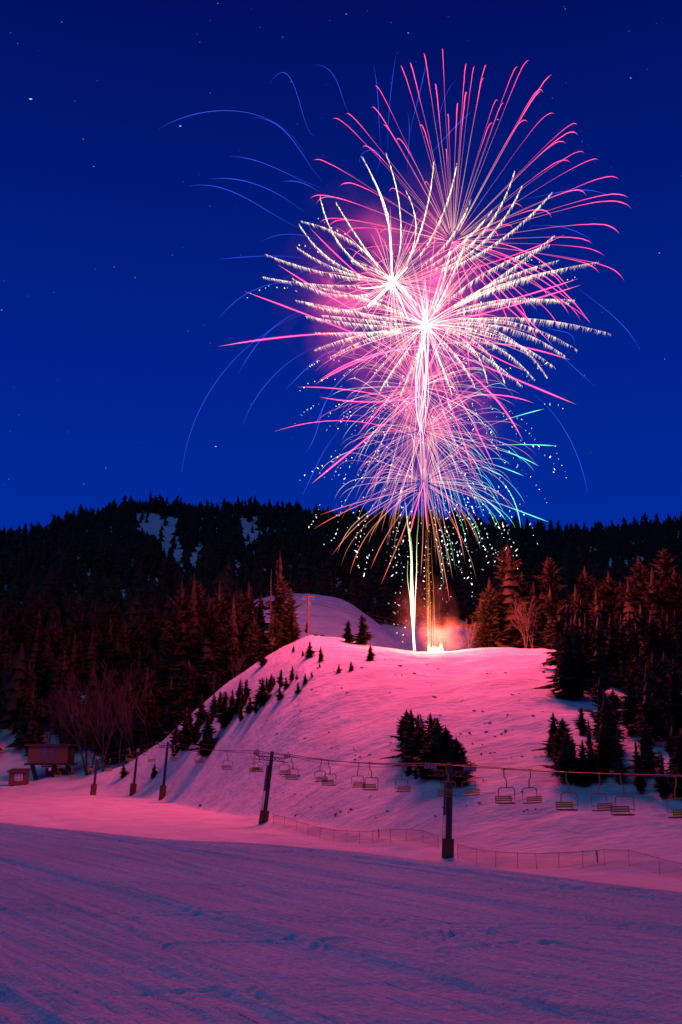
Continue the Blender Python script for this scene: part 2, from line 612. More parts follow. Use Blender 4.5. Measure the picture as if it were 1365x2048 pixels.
# near ground: fan-shaped grid that gets coarser with distance
ys = [-14.0]
while ys[-1] < 400:
    y_ = ys[-1]
    ys.append(y_ + (0.6 if y_ < 6.5 else max(0.042, 0.0058 * y_ - 0.10)))
ys = np.array(ys)
NU = 450
us = np.linspace(-1, 1, NU)
HW = lambda y: 0.43 * np.maximum(y, 0) + 4.0
XX = us[None, :] * HW(ys)[:, None]
YY = np.repeat(ys[:, None], NU, axis=1)
ZZ = h(XX, YY)
for W in _marks:
    dmin = np.full(XX.shape, 9.9)
    for i in range(len(W) - 1):
        a, b = W[i], W[i + 1]
        ab = b - a
        t = np.clip(((XX - a[0]) * ab[0] + (YY - a[1]) * ab[1]) / (ab @ ab), 0, 1)
        dmin = np.minimum(dmin, np.hypot(XX - a[0] - t * ab[0], YY - a[1] - t * ab[1]))
    ZZ = ZZ - 0.018 * np.exp(-(dmin / 0.04) ** 2) + 0.012 * np.exp(-((dmin - 0.09) / 0.04) ** 2)
# ski tracks scribed over the groomed shelf
rt = np.random.default_rng(77)
sel = ys < 34
xs_, ys_ = XX[sel], YY[sel]
acc = np.zeros_like(xs_)
for k in range(46):
    a = math.radians(rt.normal(-54, 9) if k < 34 else rt.normal(-12, 9))
    px_, py_ = rt.uniform(-9, 9), rt.uniform(8, 26)
    dx, dy = math.cos(a), math.sin(a)
    al = (xs_ - px_) * dx + (ys_ - py_) * dy
    ac = -(xs_ - px_) * dy + (ys_ - py_) * dx + rt.normal() * 0.010 * al ** 2
    ln = rt.uniform(3, 14)
    for off in (0.0, rt.uniform(0.16, 0.3)):
        e = (ac - off) / 0.034
        acc += rt.uniform(0.006, 0.015) * (0.6 * np.exp(-(e - 1.8) ** 2) - np.exp(-e ** 2)) * smooth((ln - np.abs(al)) / 2.0)
ZZ[sel] += acc
V = np.stack([XX, YY, ZZ], -1).reshape(-1, 3)
ii, jj = np.meshgrid(np.arange(len(ys) - 1), np.arange(NU - 1), indexing='ij')
k0 = (ii * NU + jj).ravel()
F = np.stack([k0, k0 + 1, k0 + NU + 1, k0 + NU], 1)
me = mesh_np('snow_ground', V, F)
shade_smooth(me)
snow_ground = tag(obj('snow_ground', me, M['snow']), kind='structure')

# wide terrain with the mountain: coarse grid, open where the near ground lies
gx = np.arange(-620, 621, 10.0)
gy = np.arange(-60, 1300, 10.0)
GX, GY = np.meshgrid(gx, gy)
GZ = h(GX, GY)
inside = (np.abs(GX) < HW(GY)) & (GY < 400) & (GY > -14)
GZ = GZ - np.where(inside, 0.6, 0.0)
V = np.stack([GX, GY, GZ], -1).reshape(-1, 3)
ii, jj = np.meshgrid(np.arange(len(gy) - 1), np.arange(len(gx) - 1), indexing='ij')
cellin = inside[:-1, :-1] & inside[1:, :-1] & inside[:-1, 1:] & inside[1:, 1:]
k0 = (ii * len(gx) + jj)[~cellin]
F = np.stack([k0, k0 + 1, k0 + len(gx) + 1, k0 + len(gx)], 1)
me = mesh_np('mountain', V, F)
shade_smooth(me)
tag(obj('mountain', me, M['snow']), kind='structure')

# ------------------------------------------------------------------ trees
def conifer_mesh(seed, rad, whorls=44, per=7, bare=0.05, ragged=0.3, power=0.85):
    """unit-height crown made of many drooping needle sprays, lopsided and gappy"""
    r = np.random.default_rng(seed)
    V, F = [], []
    n = 0
    ph = r.random(4) * 6.28
    lean = r.normal(size=2) * 0.02
    skip_z = r.random(3) * 0.7 + 0.1
    skip_a = r.random(3) * 6.28
    for w in range(whorls):
        f = (w + 0.8 * r.random() * (0 < w < whorls - 1)) / (whorls - 1)
        f = min(1.0, f)
        z = bare + (0.985 - bare) * f ** 0.92
        low = min(1.0, 0.55 + f * 3.0)
        L0 = rad * low * (1 - f) ** power + 0.010
        L0 *= 0.85 + ragged * 0.8 * (math.sin(ph[0] + f * 11.0) * 0.5 + math.sin(ph[1] + f * 23.0) * 0.4) + 0.15 * r.random()
        k = max(4, int(per * (0.55 + 0.6 * (1 - f))))
        a0 = r.random() * 6.28
        for i in range(k):
            a = a0 + i * 6.283 / k + r.normal() * 0.3
            gap = 1.0
            for sz, sa_ in zip(skip_z, skip_a):
                if abs(z - sz) < 0.05 and math.cos(a - sa_) > 0.3:
                    gap = 0.45
            L = L0 * gap * (1 - ragged * r.random() + 0.2 * r.random()) * (1 + 0.22 * math.sin(a + ph[2] + f * 5))
            if r.random() < 0.06:
                L *= 1.35
            drop = (0.05 + 0.40 * (1 - f)) * (0.3 + 1.2 * r.random()) - 0.35 * f * f
            ca, sa = math.cos(a), math.sin(a)
            zz = z + r.normal() * 0.010
            segs = 4
            P = []
            for s in range(segs + 1):
                q = s / segs
                P.append(np.array([ca * L * q + lean[0] * z, sa * L * q + lean[1] * z, zz - drop * L * q * q + 0.14 * L * q * q * q]))
            side = np.array([-sa, ca, 0.0])
            for s in range(segs):
                q = s / segs
                wdt = L * (0.36 * (1 - q) + 0.12) * (0.6 + 0.8 * r.random())
                fw = (P[s + 1] - P[s])
                for sg in (-1, 1):
                    tip = P[s] + fw * (0.8 + 0.7 * r.random()) + side * sg * wdt + np.array([0, 0, -wdt * (0.6 * r.random() - 0.05)])
                    V += [P[s], P[s] + fw * 0.9, tip]
                    F.append((n, n + 1, n + 2)); n += 3
            hang = np.array([0, 0, -0.06 * L - 0.006])
            V += [P[0] * 0.3 + P[1] * 0.7, P[-1] + (P[-1] - P[-2]) * 0.35, P[2] + hang * 2.2]
            F.append((n, n + 1, n + 2)); n += 3
    # inner mass of shaded twigs
    m = 9
    for lv in range(12):
        f0 = lv / 12
        z0 = bare + 0.01 + f0 * 0.9
        r0 = rad * 0.50 * (1 - f0) ** power
        ring = []
        for i in range(m):
            a = i * 6.283 / m + lv
            ring.append([math.cos(a) * r0 * (0.7 + 0.6 * r.random()), math.sin(a) * r0 * (0.7 + 0.6 * r.random()), z0 - 0.02 * r.random()])
        V += ring + [[0, 0, z0 + 0.16]]
        for i in range(m):
            F.append((n + i, n + (i + 1) % m, n + m))
        n += m + 1
    return mesh_np('crown', np.array(V), np.array(F))

def trunk_mesh(r0=0.022, top=0.9):
    b = MB()
    P = [(0, 0, -0.06), (0, 0, 0.02), (0.003, 0, 0.3), (0, 0.003, 0.6), (0, 0, top)]
    b.tube(P, [r0 * 1.25, r0, r0 * 0.75, r0 * 0.45, r0 * 0.1], 6)
    return b.mesh('trunk')

CROWN = []
for i, (rad, wh, per, bare, rag, pw) in enumerate([(0.15, 50, 8, 0.05, 0.40, 0.62), (0.19, 48, 9, 0.04, 0.42, 0.70), (0.12, 54, 7, 0.08, 0.45, 0.60),
                                                   (0.24, 42, 9, 0.03, 0.40, 0.75), (0.16, 46, 8, 0.14, 0.55, 0.50), (0.28, 36, 10, 0.02, 0.45, 0.80),
                                                   (0.17, 50, 9, 0.06, 0.35, 0.48), (0.21, 46, 9, 0.03, 0.50, 0.60)]):
    me = conifer_mesh(100 + i, rad, wh, per, bare, rag, pw)
    me.materials.append(M['needles'])
    CROWN.append(me)
TRUNK = trunk_mesh()
TRUNK.materials.append(M['bark'])

def conifer(loc, height, var, label, group=None, wid=1.0, name='conifer_tree', cat='tree'):
    o = thing(name, label, cat, (loc[0], loc[1], loc[2] - 0.05), random.random() * 6.28, group)
    o.scale = (height * wid, height * wid, height)
    o.rotation_euler[0] = random.gauss(0, 0.022)
    o.rotation_euler[1] = random.gauss(0, 0.022)
    c = bpy.data.objects.new('crown', CROWN[var]); COL.objects.link(c); c.parent = o
    t = bpy.data.objects.new('trunk', TRUNK); COL.objects.link(t); t.parent = o
    return o

def conifer_px(px, row, hpx, var, label, group=None, wid=1.0):
    p = hit(px, row)
    q = at_y(px, row - hpx, p[1])
    return conifer(p, q[2] - p[2], var, label, group, wid)

def conifer_top(px, top, Y, var, label, group=None, wid=1.0):
    q = at_y(px, top, Y)
    z = h1(q[0], Y)
    return conifer((q[0], Y, z), max(2.0, q[2] - z), var, label, group, wid)

# young firs up the left side of the knoll, listed from the bottom of the slope to the top
young = [(247, 1556, 28), (308, 1556, 27), (350, 1512, 62), (372, 1500, 78), (392, 1488, 45), (415, 1513, 80), (402, 1452, 58),
         (428, 1432, 42), (450, 1456, 66), (424, 1446, 18), (478, 1428, 62), (482, 1443, 30), (500, 1428, 32), (513, 1426, 24),
         (491, 1402, 40), (525, 1412, 52), (541, 1384, 34), (534, 1378, 22), (560, 1400, 24), (549, 1372, 18), (562, 1376, 34),
         (573, 1378, 22), (585, 1362, 28), (596, 1388, 22), (594, 1360, 12), (610, 1370, 22), (624, 1354, 11), (527, 1332, 30),
         (588, 1305, 14), (606, 1313, 12), (620, 1315, 30), (641, 1323, 28), (640, 1336, 11), (678, 1346, 17), (702, 1343, 20),
         (380, 1470, 48), (440, 1422, 36), (462, 1438, 44), (465, 1412, 30)]
for i, (px, row, hp) in enumerate(young):
    what = 'tiny' if hp < 20 else ('small' if hp < 35 else ('young' if hp < 55 else 'bushy dark'))
    conifer_px(px, row, hp * 1.12, [5, 3, 7, 5, 3, 1][i % 6], what + ' fir on left slope of pink knoll, ' + ORD[i] + ' counting uphill from the valley', 'young firs up the left slope of the knoll', 1.15 + 0.5 * random.random())
for px, row, hp, var, lab in ((697, 1285, 46, 1, 'dark fir on knoll crest, left one of three beside each other'),
                              (727, 1290, 64, 1, 'tallest fir of three on the knoll crest right of utility pole'),
                              (741, 1322, 34, 3, 'bushy fir just below the tall fir on the knoll crest')):
    conifer_px(px, row, hp, var, lab, wid=1.6)
# clump in the middle of the slope
clump = [(812, 1502, 82), (806, 1480, 45), (828, 1530, 112), (845, 1545, 95), (838, 1522, 96), (862, 1548, 122), (855, 1560, 70), (880, 1556, 120), (872, 1535, 100),
         (893, 1562, 108), (905, 1568, 104), (898, 1550, 86), (917, 1572, 96), (926, 1572, 80), (818, 1552, 36), (832, 1560, 24)]
for i, (px, row, hp) in enumerate(clump):
    conifer_px(px, row, hp, [6, 7, 1, 6, 0, 1][i % 6], 'dark fir in the dense clump on mid slope, ' + ORD[i] + ' counting from its left upper end', 'dense fir clump in the middle of the slope', 1.7)
rclump = [(1112, 1512, 88), (1104, 1500, 55), (1125, 1546, 92), (1140, 1566, 104), (1118, 1535, 66), (1152, 1562, 90), (1168, 1572, 92), (1186, 1562, 78), (1130, 1520, 84), (1166, 1470, 56)]
for i, (px, row, hp) in enumerate(rclump):
    conifer_px(px, row, hp, [1, 3, 6, 7, 1, 0][i % 6], 'dark fir in clump at the right edge of the slope, ' + ORD[i] + ' counting from its left', 'fir clump at the right edge of the slope', 1.6)
# tall firs right of the launch place, lit orange
tall = [(1020, 1090, 197, 1, 'tallest orange lit fir right of the launch fire'), (1046, 1152, 203, 0, 'orange lit fir just right of the tallest one beside the launch fire'),
        (975, 1158, 196, 1, 'nearest orange lit fir to the right of the launch fire'), (993, 1185, 200, 0, 'shorter orange fir tucked against the tallest fir by the launch fire'),
        (957, 1210, 212, 0, 'small dim red fir behind the launch smoke'), (1085, 1116, 204, 1, 'broad orange lit fir right of the bare birches on the crest'),
        (1066, 1172, 198, 2, 'slim orange lit fir behind the bare birches'), (1101, 1188, 187, 0, 'dark slim fir at the right end of the knoll crest'),
        (1118, 1235, 183, 1, 'dark lower fir at the right end of the knoll crest'),
        (1165, 1140, 208, 1, 'pointed dim orange fir in right forest, second tall top from the crest'), (1148, 1186, 200, 0, 'dim red fir in right forest beside the dark slim fir'),
        (1192, 1178, 196, 0, 'dim red fir in right forest between two pointed tops'), (1216, 1150, 203, 1, 'dim orange fir top in the middle of right forest'),
        (1243, 1168, 208, 0, 'dim orange fir in right forest, lower than both neighbours'), (1262, 1160, 193, 1, 'reddish fir in right forest left of the twin tall tops'),
        (1283, 1120, 203, 1, 'tall reddish fir, left of the two highest tops at right edge'), (1304, 1155, 197, 0, 'reddish fir between the two highest tops at right edge'),
        (1328, 1098, 200, 1, 'highest reddish fir near the right edge of the picture'), (1352, 1142, 195, 0, 'reddish fir right of the highest top at the right edge'),
        (1376, 1120, 204, 1, 'reddish fir cut by the right edge of the picture')]
for px, top, Y, var, lab in tall:
    conifer_top(px, top, Y, {1: random.choice((1, 6, 7)), 0: random.choice((0, 6, 4))}.get(var, var), lab, 'tall firs of the right forest', 1.3)
dark_right = [(1137, 1398, 150), (1150, 1402, 165), (1162, 1392, 150), (1128, 1345, 110), (1140, 1350, 140), (1180, 1385, 150), (1196, 1372, 150), (1172, 1350, 150), (1205, 1400, 150), (1215, 1360, 150), (1232, 1375, 140),
              (1250, 1385, 150), (1268, 1365, 140), (1280, 1400, 150), (1298, 1375, 150), (1315, 1395, 160), (1335, 1370, 150), (1352, 1400, 165), (1370, 1380, 160),
              (1208, 1500, 140), (1216, 1545, 150), (1226, 1520, 140), (1205, 1555, 100), (1240, 1570, 110), (1290, 1450, 150), (1303, 1490, 160), (1318, 1470, 150), (1340, 1480, 170), (1362, 1500, 180),
              (1283, 1588, 105), (1297, 1560, 130), (1328, 1600, 100), (1352, 1585, 120), (1376, 1600, 140), (1270, 1470, 130), (1180, 1500, 60)]
for i, (px, row, hp) in enumerate(dark_right):
    conifer_px(px, row, hp, [1, 0, 4, 6, 7, 2][i % 6], ['bushy', 'slim', 'ragged', 'slim', 'bushy', 'narrow'][i % 6] + ' dark conifer standing in the ' + ('lower' if row > 1440 else 'upper') + ' part of the unlit right forest', 'dark conifers of the right forest', 1.35)
# left forest: reddish firs next to the knoll, then a dense dark wood
left_named = [(562, 1116, 222, 2, 'tall narrow fir spire behind the top of the knoll'), (577, 1180, 214, 1, 'bushy fir behind the top of the knoll, beside the narrow spire'),
              (590, 1215, 213, 3, 'lower bushy fir right of the narrow spire behind the knoll'),
              (520, 1188, 226, 1, 'reddish fir left of the dead snag behind the knoll'), (497, 1168, 232, 1, 'reddish fir with high top, second left of the dead snag'),
              (474, 1195, 226, 0, 'reddish fir behind the upper left edge of the knoll'), (440, 1168, 238, 1, 'tall dim red fir above the middle of the left knoll edge'),
              (418, 1205, 228, 0, 'dim red fir above the sapling row, left of a taller one'), (394, 1154, 242, 0, 'tall slim dim red fir in the left forest'),
              (368, 1162, 240, 1, 'broad dim red fir in the left forest beside a slim one'), (545, 1225, 212, 3, 'short bushy fir at the foot of the dead snag'),
              (459, 1235, 217, 1, 'low reddish fir just behind the left knoll edge'), (505, 1235, 212, 1, 'low reddish fir below the dead snag on the knoll edge')]
for px, top, Y, var, lab in left_named:
    conifer_top(px, top, Y, var, lab, 'reddish firs behind the left knoll edge', 1.25)
r = np.random.default_rng(5)
placed = []
tries = 0
while len(placed) < 134 and tries < 9000:
    tries += 1
    Y = 222 + 120 * r.random() ** 1.5
    px = -50 + 560 * r.random()
    x = (px - 682.5) / 2060.0 * Y
    if min([9e9] + [math.hypot(x - a, (Y - b) * 0.8) for a, b in placed]) < 3.6:
        continue
    cyy = np.interp(x, CX, CY)
    if Y < cyy + 9 or (px < 170 and Y < 249):
        continue
    z = h1(x, Y)
    hh = 11 + 9 * r.random()
    if px > 300 and Y < 245:
        hh *= 0.75
    pt = project(x, Y, z + hh)
    if pt[1] < 1120 + 40 * (px > 330) or (520 < pt[0] + 20 and pt[1] > 1150 and Y > 260):
        continue
    placed.append((x, Y))
    conifer((x, Y, z), hh, [0, 1, 2, 6, 4, 7][len(placed) % 6], ('tall' if hh > 15 else 'lower') + ' dark conifer in the dense left wood ' + ('above the hut and terminal' if px < 170 else ('above the thin leafless trees' if px < 340 else 'behind the left knoll edge')), 'dark conifers of the left wood', 1.25 + 0.3 * r.random())

# bare broadleaf trees
def bare_mesh(seed, lean=0.0, spread=0.35, stems=1):
    r = np.random.default_rng(seed)
    b = MB()
    def grow(p, d, L, rad, lev):
        n = 5
        P = [p]
        for i in range(n):
            d = d + r.normal(size=3) * 0.07 + np.array([0, 0, 0.03])
            d /= np.linalg.norm(d)
            P.append(P[-1] + d * L / n)
        b.tube(P, np.linspace(rad, rad * 0.35, n + 1), 4 if lev < 2 else 3, cap=False)
        if lev >= 3:
            return
        for i in range([9, 6, 4][lev]):
            q = 0.28 + 0.7 * r.random()
            k = min(n - 1, int(q * n))
            pp = P[k] + (P[k + 1] - P[k]) * (q * n - k)
            a = r.random() * 6.28
            sd = np.array([math.cos(a), math.sin(a), 0]) * (spread + 0.25 * lev) + d * 0.9
            sd /= np.linalg.norm(sd)
            grow(pp, sd, L * (0.52 - 0.1 * lev) * (1.2 - q * 0.6), rad * 0.42, lev + 1)
    for s in range(stems):
        a = r.random() * 6.28
        grow(np.array([0.02 * s, 0, -0.03]), np.array([lean + 0.12 * math.cos(a) * (stems > 1), 0.12 * math.sin(a) * (stems > 1), 1.0]), 0.8 + 0.2 * r.random(), 0.013, 0)
    return b

BARE = []
for s_, st in ((1, 1), (2, 2), (3, 3)):
    me = bare_mesh(40 + s_, stems=st).mesh('branches')
    me.materials.append(M['pale_bark'])
    BARE.append(me)

def bare_tree(loc, height, var, label, group=None):
    o = tag(obj('bare_tree', BARE[var]), label, 'tree', group)
    o.location = (loc[0], loc[1], loc[2])
    o.rotation_euler = (0, 0, random.random() * 6.28)
    o.scale = (height, height, height)
    return o

for px, top, Y, var, lab in ((1048, 1196, 186.5, 2, 'spreading bare birch with several stems on the knoll crest'), (1062, 1215, 186, 1, 'bare birch with forked stem next to the spreading one on the crest'),
                             (938, 1245, 192, 1, 'leaning bare tree in the pink smoke right of the fire'), (1078, 1345, 160, 1, 'small leafless shrub on the snow below the right crest'),
                             (1143, 1420, 128, 0, 'thin bare sapling above the right fir clump, left one'), (1152, 1428, 127, 2, 'thin bare sapling above the right fir clump, right one'),
                             (1178, 1465, 118, 1, 'bare sapling with twigs standing behind the right fir clump'), (1340, 1430, 104, 0, 'tall bare sapling between dark firs near the right edge'),
                             (1245, 1440, 112, 1, 'bare sapling in the snow gap of the right forest'), (1275, 1450, 108, 0, 'slim bare sapling on the snow at the right forest foot')):
    q = at_y(px, top, Y)
    z = h1(q[0], Y)
    bare_tree((q[0], Y, z), q[2] - z, var, lab)
q = at_y(543, 1138, 216); z = h1(q[0], 216)
snag = MB()
hh = q[2] - z
snag.tube([(0, 0, -0.3), (0.05, 0, hh * 0.4), (-0.02, 0.03, hh * 0.75), (0.02, 0, hh)], [0.2, 0.16, 0.1, 0.03], 6)
rr = np.random.default_rng(3)
for i in range(34):
    t_ = 0.25 + 0.7 * rr.random(); a = rr.random() * 6.28; L_ = (1.1 - t_) * 1.5 * (0.5 + rr.random())
    snag.tube([(0, 0, hh * t_), (math.cos(a) * L_ * .6, math.sin(a) * L_ * .6, hh * t_ - 0.1), (math.cos(a) * L_, math.sin(a) * L_, hh * t_ - 0.35)], [0.05, 0.035, 0.015], 3)
o = tag(snag.build('dead_tree', M['bark']), 'dead standing snag with short broken limbs left of the narrow fir spire', 'tree'); o.location = (q[0], 216, z)
aspens = [(105, 1400, 250), (128, 1380, 252), (146, 1392, 249), (160, 1350, 252), (178, 1400, 247), (188, 1372, 236), (205, 1345, 238), (216, 1385, 230), (232, 1338, 240), (246, 1390, 229), (262, 1365, 233),
          (278, 1395, 228), (292, 1380, 231), (306, 1410, 226), (320, 1395, 229), (336, 1420, 224), (20, 1330, 262), (45, 1360, 258), (300, 1350, 238), (370, 1390, 222), (470, 1310, 206), (430, 1350, 210)]
for i, (px, top, Y) in enumerate(aspens):
    q = at_y(px, top, Y)
    z = h1(q[0], Y)
    bare_tree((q[0], Y, z), q[2] - z, i % 3, 'thin leafless tree at the dark edge of the left wood', 'leafless trees at the foot of the left wood')

# far forest on the mountain (uncountable mass)
def far_tree(seed):
    r = np.random.default_rng(seed)
    V, F = [], []
    n = 0
    m = 5
    pw = [0.8, 0.5, 0.65, 0.4, 0.9, 0.55, 0.7][seed % 7]
    rad = [0.17, 0.20, 0.14, 0.18, 0.21, 0.24, 0.15][seed % 7]
    for lv in range(8):
        f = lv / 8
        z0 = 0.06 + 0.84 * f
        R = rad * (1 - f) ** pw * (0.75 + 0.5 * r.random()) + 0.01
        ox, oy = r.normal(size=2) * 0.02
        ring = []
        for i in range(m * 2):
            a = i * math.pi / m + lv * 0.7 + r.normal() * 0.15
            rr_ = R * ((1.3 if i % 2 == 0 else 0.55) * (0.55 + 0.75 * r.random()))
            ring.append((ox + math.cos(a) * rr_, oy + math.sin(a) * rr_, z0 - (0.05 if i % 2 == 0 else 0.0) * r.random()))
        V += ring + [(ox, oy, min(1.0, z0 + 0.2))]
        for i in range(m * 2):
            F.append((n + i, n + (i + 1) % (m * 2), n + m * 2))
        n += m * 2 + 1
    V += [(-0.02, 0, -0.1), (0.02, 0, -0.1), (0, 0.02, 0.2), (0, -0.02, 0.2)]
    F += [(n, n + 1, n + 2), (n, n + 1, n + 3)]
    return np.array(V), np.array(F)

FT = [far_tree(i) for i in range(14)]
def inpoly(px, py, poly):
    c = np.zeros(len(px), bool)
    j = len(poly) - 1
    for i in range(len(poly)):
        xi, yi = poly[i]; xj, yj = poly[j]
        k = ((yi > py) != (yj > py)) & (px < (xj - xi) * (py - yi) / (yj - yi + 1e-9) + xi)
        c ^= k
        j = i
    return c
CLEAR = [[(270, 1029), (302, 1028), (356, 1038), (360, 1066), (352, 1078), (366, 1104), (402, 1118), (392, 1130), (362, 1124), (338, 1090), (304, 1062), (272, 1052)],
         [(478, 1046), (518, 1046), (519, 1072), (492, 1084), (478, 1072)], [(372, 1096), (420, 1092), (424, 1106), (380, 1112)]]
rf = np.random.default_rng(9)
N = 19000
fy = 225 + 720 * rf.random(N) ** 0.75
fpx = -160 + 1700 * rf.random(N)
fx = (fpx - 682.5) / 2030.0 * fy
fz = h(fx, fy)
fh = (5 + 10 * rf.random(N)) * np.where(rf.random(N) < 0.16, 1.6, 1.0)
fh = fh * np.where(fy > 560, 0.82, 1.0)
keep = np.ones(N, bool)
thin = rf.random(N) > 0.045
for fr in (0.0, 0.3, 0.6, 0.85, 1.0):
    ax, ay = project(fx, fy, fz + fh * fr)
    for poly in CLEAR:
        keep &= ~(inpoly(ax, ay, poly) & thin)
_, tp = project(fx, fy, fz + fh)
_, bp_ = project(fx, fy, fz)
# keep the second snow hill and the near wood free
onhill = (fy < YH + 15) & (fpx > 470)
keep &= ~onhill
keep &= ~((fy < 247) & (fpx <= 470))
keep &= ~((fy < 430) & (fpx > 480) & (fpx < 560) & (rf.random(N) < 0.6))
keep &= (tp > 1035) | (fy > 600)
# thin to a minimum spacing on a hash grid
cell = {}
idx = []
for i in np.nonzero(keep)[0]:
    k = (int(fx[i] // 5.2), int(fy[i] // 8.5))
    if k in cell:
        continue
    cell[k] = 1
    idx.append(i)
idx = np.array(idx)[:9000]
Vs, Fs = [], []
n = 0
for i in idx:
    v, f = FT[i % 14]
    a = rf.random() * 6.28
    ca, sa = math.cos(a), math.sin(a)
    s = fh[i]
    wv = s * (0.85 + 0.4 * rf.random())
    Vs.append(np.stack([(v[:, 0] * ca - v[:, 1] * sa) * wv + fx[i], (v[:, 0] * sa + v[:, 1] * ca) * wv + fy[i], v[:, 2] * s + fz[i]], 1))
    Fs.append(f + n)
    n += len(v)
me = mesh_np('far_forest', np.concatenate(Vs), np.concatenate(Fs))
tag(obj('far_forest', me, M['far_needles']), 'black conifer forest covering the mountain behind the snow hills', 'forest', kind='stuff')
print('far trees', len(idx))

# ------------------------------------------------------------------ rocks and brush on the snow
def rock_mesh(seed):
    r = np.random.default_rng(seed)
    b = MB()
    n, m = 5, 8
    V, F = [], []
    for i in range(n):
        ph = -0.4 + 1.9 * i / (n - 1)
        for k in range(m):
            a = k * 6.283 / m
            q = 0.75 + 0.5 * r.random()
            V.append((math.cos(a) * math.cos(ph) * q, math.sin(a) * math.cos(ph) * q * 0.7, math.sin(ph) * q * 0.6))
    for i in range(n - 1):
        for k in range(m):
            F.append((i * m + k, i * m + (k + 1) % m, (i + 1) * m + (k + 1) % m, (i + 1) * m + k))
    b.add(V, F)
    return b.mesh('boulder')
ROCK = [rock_mesh(i) for i in range(3)]
for me in ROCK:
    me.materials.append(M['rock'])
for i, (px, row, w, lab) in enumerate(((1105, 1328, 1.6, 'dark boulder at the upper right edge of the pink slope'), (1096, 1318, 0.4, 'small dark stone left of the boulder on the upper right slope'),
                                       (1118, 1344, 0.45, 'dark stone below the boulder on the upper right slope'), (1088, 1346, 0.35, 'dark stone on pink snow left below the boulder'),
                                       (829, 1348, 0.35, 'small dark stone on the slope under the launch fire'), (800, 1332, 0.4, 'dark stone just below the crest left of the fire'),
                                       (1189, 1430, 0.9, 'dark rock poking out of snow among the right firs'), (1176, 1424, 0.7, 'smaller dark rock left of the one among the right firs'),
                                       (28, 1572, 0.7, 'dark lump on the snow in front of the hut'), (402, 1612, 0.45, 'dark debris lying on snow left of the leaning lift tower'),
                                       (645, 1272, 0.8, 'dark bare rock patch on the very top of the knoll'), (632, 1271, 0.6, 'smaller bare rock left on the very top of the knoll'))):
    p = hit(px, row)
    o = tag(obj('boulder', ROCK[i % 3]), lab, 'rock')
    o.location = p
    o.scale = (w, w, w * (0.6 if i > 0 else 0.9))
    o.rotation_euler = (0, 0, i * 1.3)

rd = np.random.default_rng(55)
b = MB()
for k in range(90):
    px, row = rd.uniform(520, 1100), rd.uniform(1312, 1640)
    p = hit(px, row, 90)
    for m in range(rd.integers(1, 4)):
        q = p + np.array([rd.normal() * 0.5, rd.normal() * 0.3, 0.02])
        q[2] = h1(q[0], q[1]) + 0.01
        s_ = 0.05 + 0.11 * rd.random()
        a = rd.random() * 6.28
        b.bar(q + np.array([-math.cos(a), -math.sin(a), 0.1]) * s_ * 1.6, q + np.array([math.cos(a), math.sin(a), 0.5]) * s_ * 1.6, s_ * 0.7)
tag(b.build('twigs', M['rock']), 'small dark twigs and clods strewn over the snow slope', 'debris', kind='stuff')

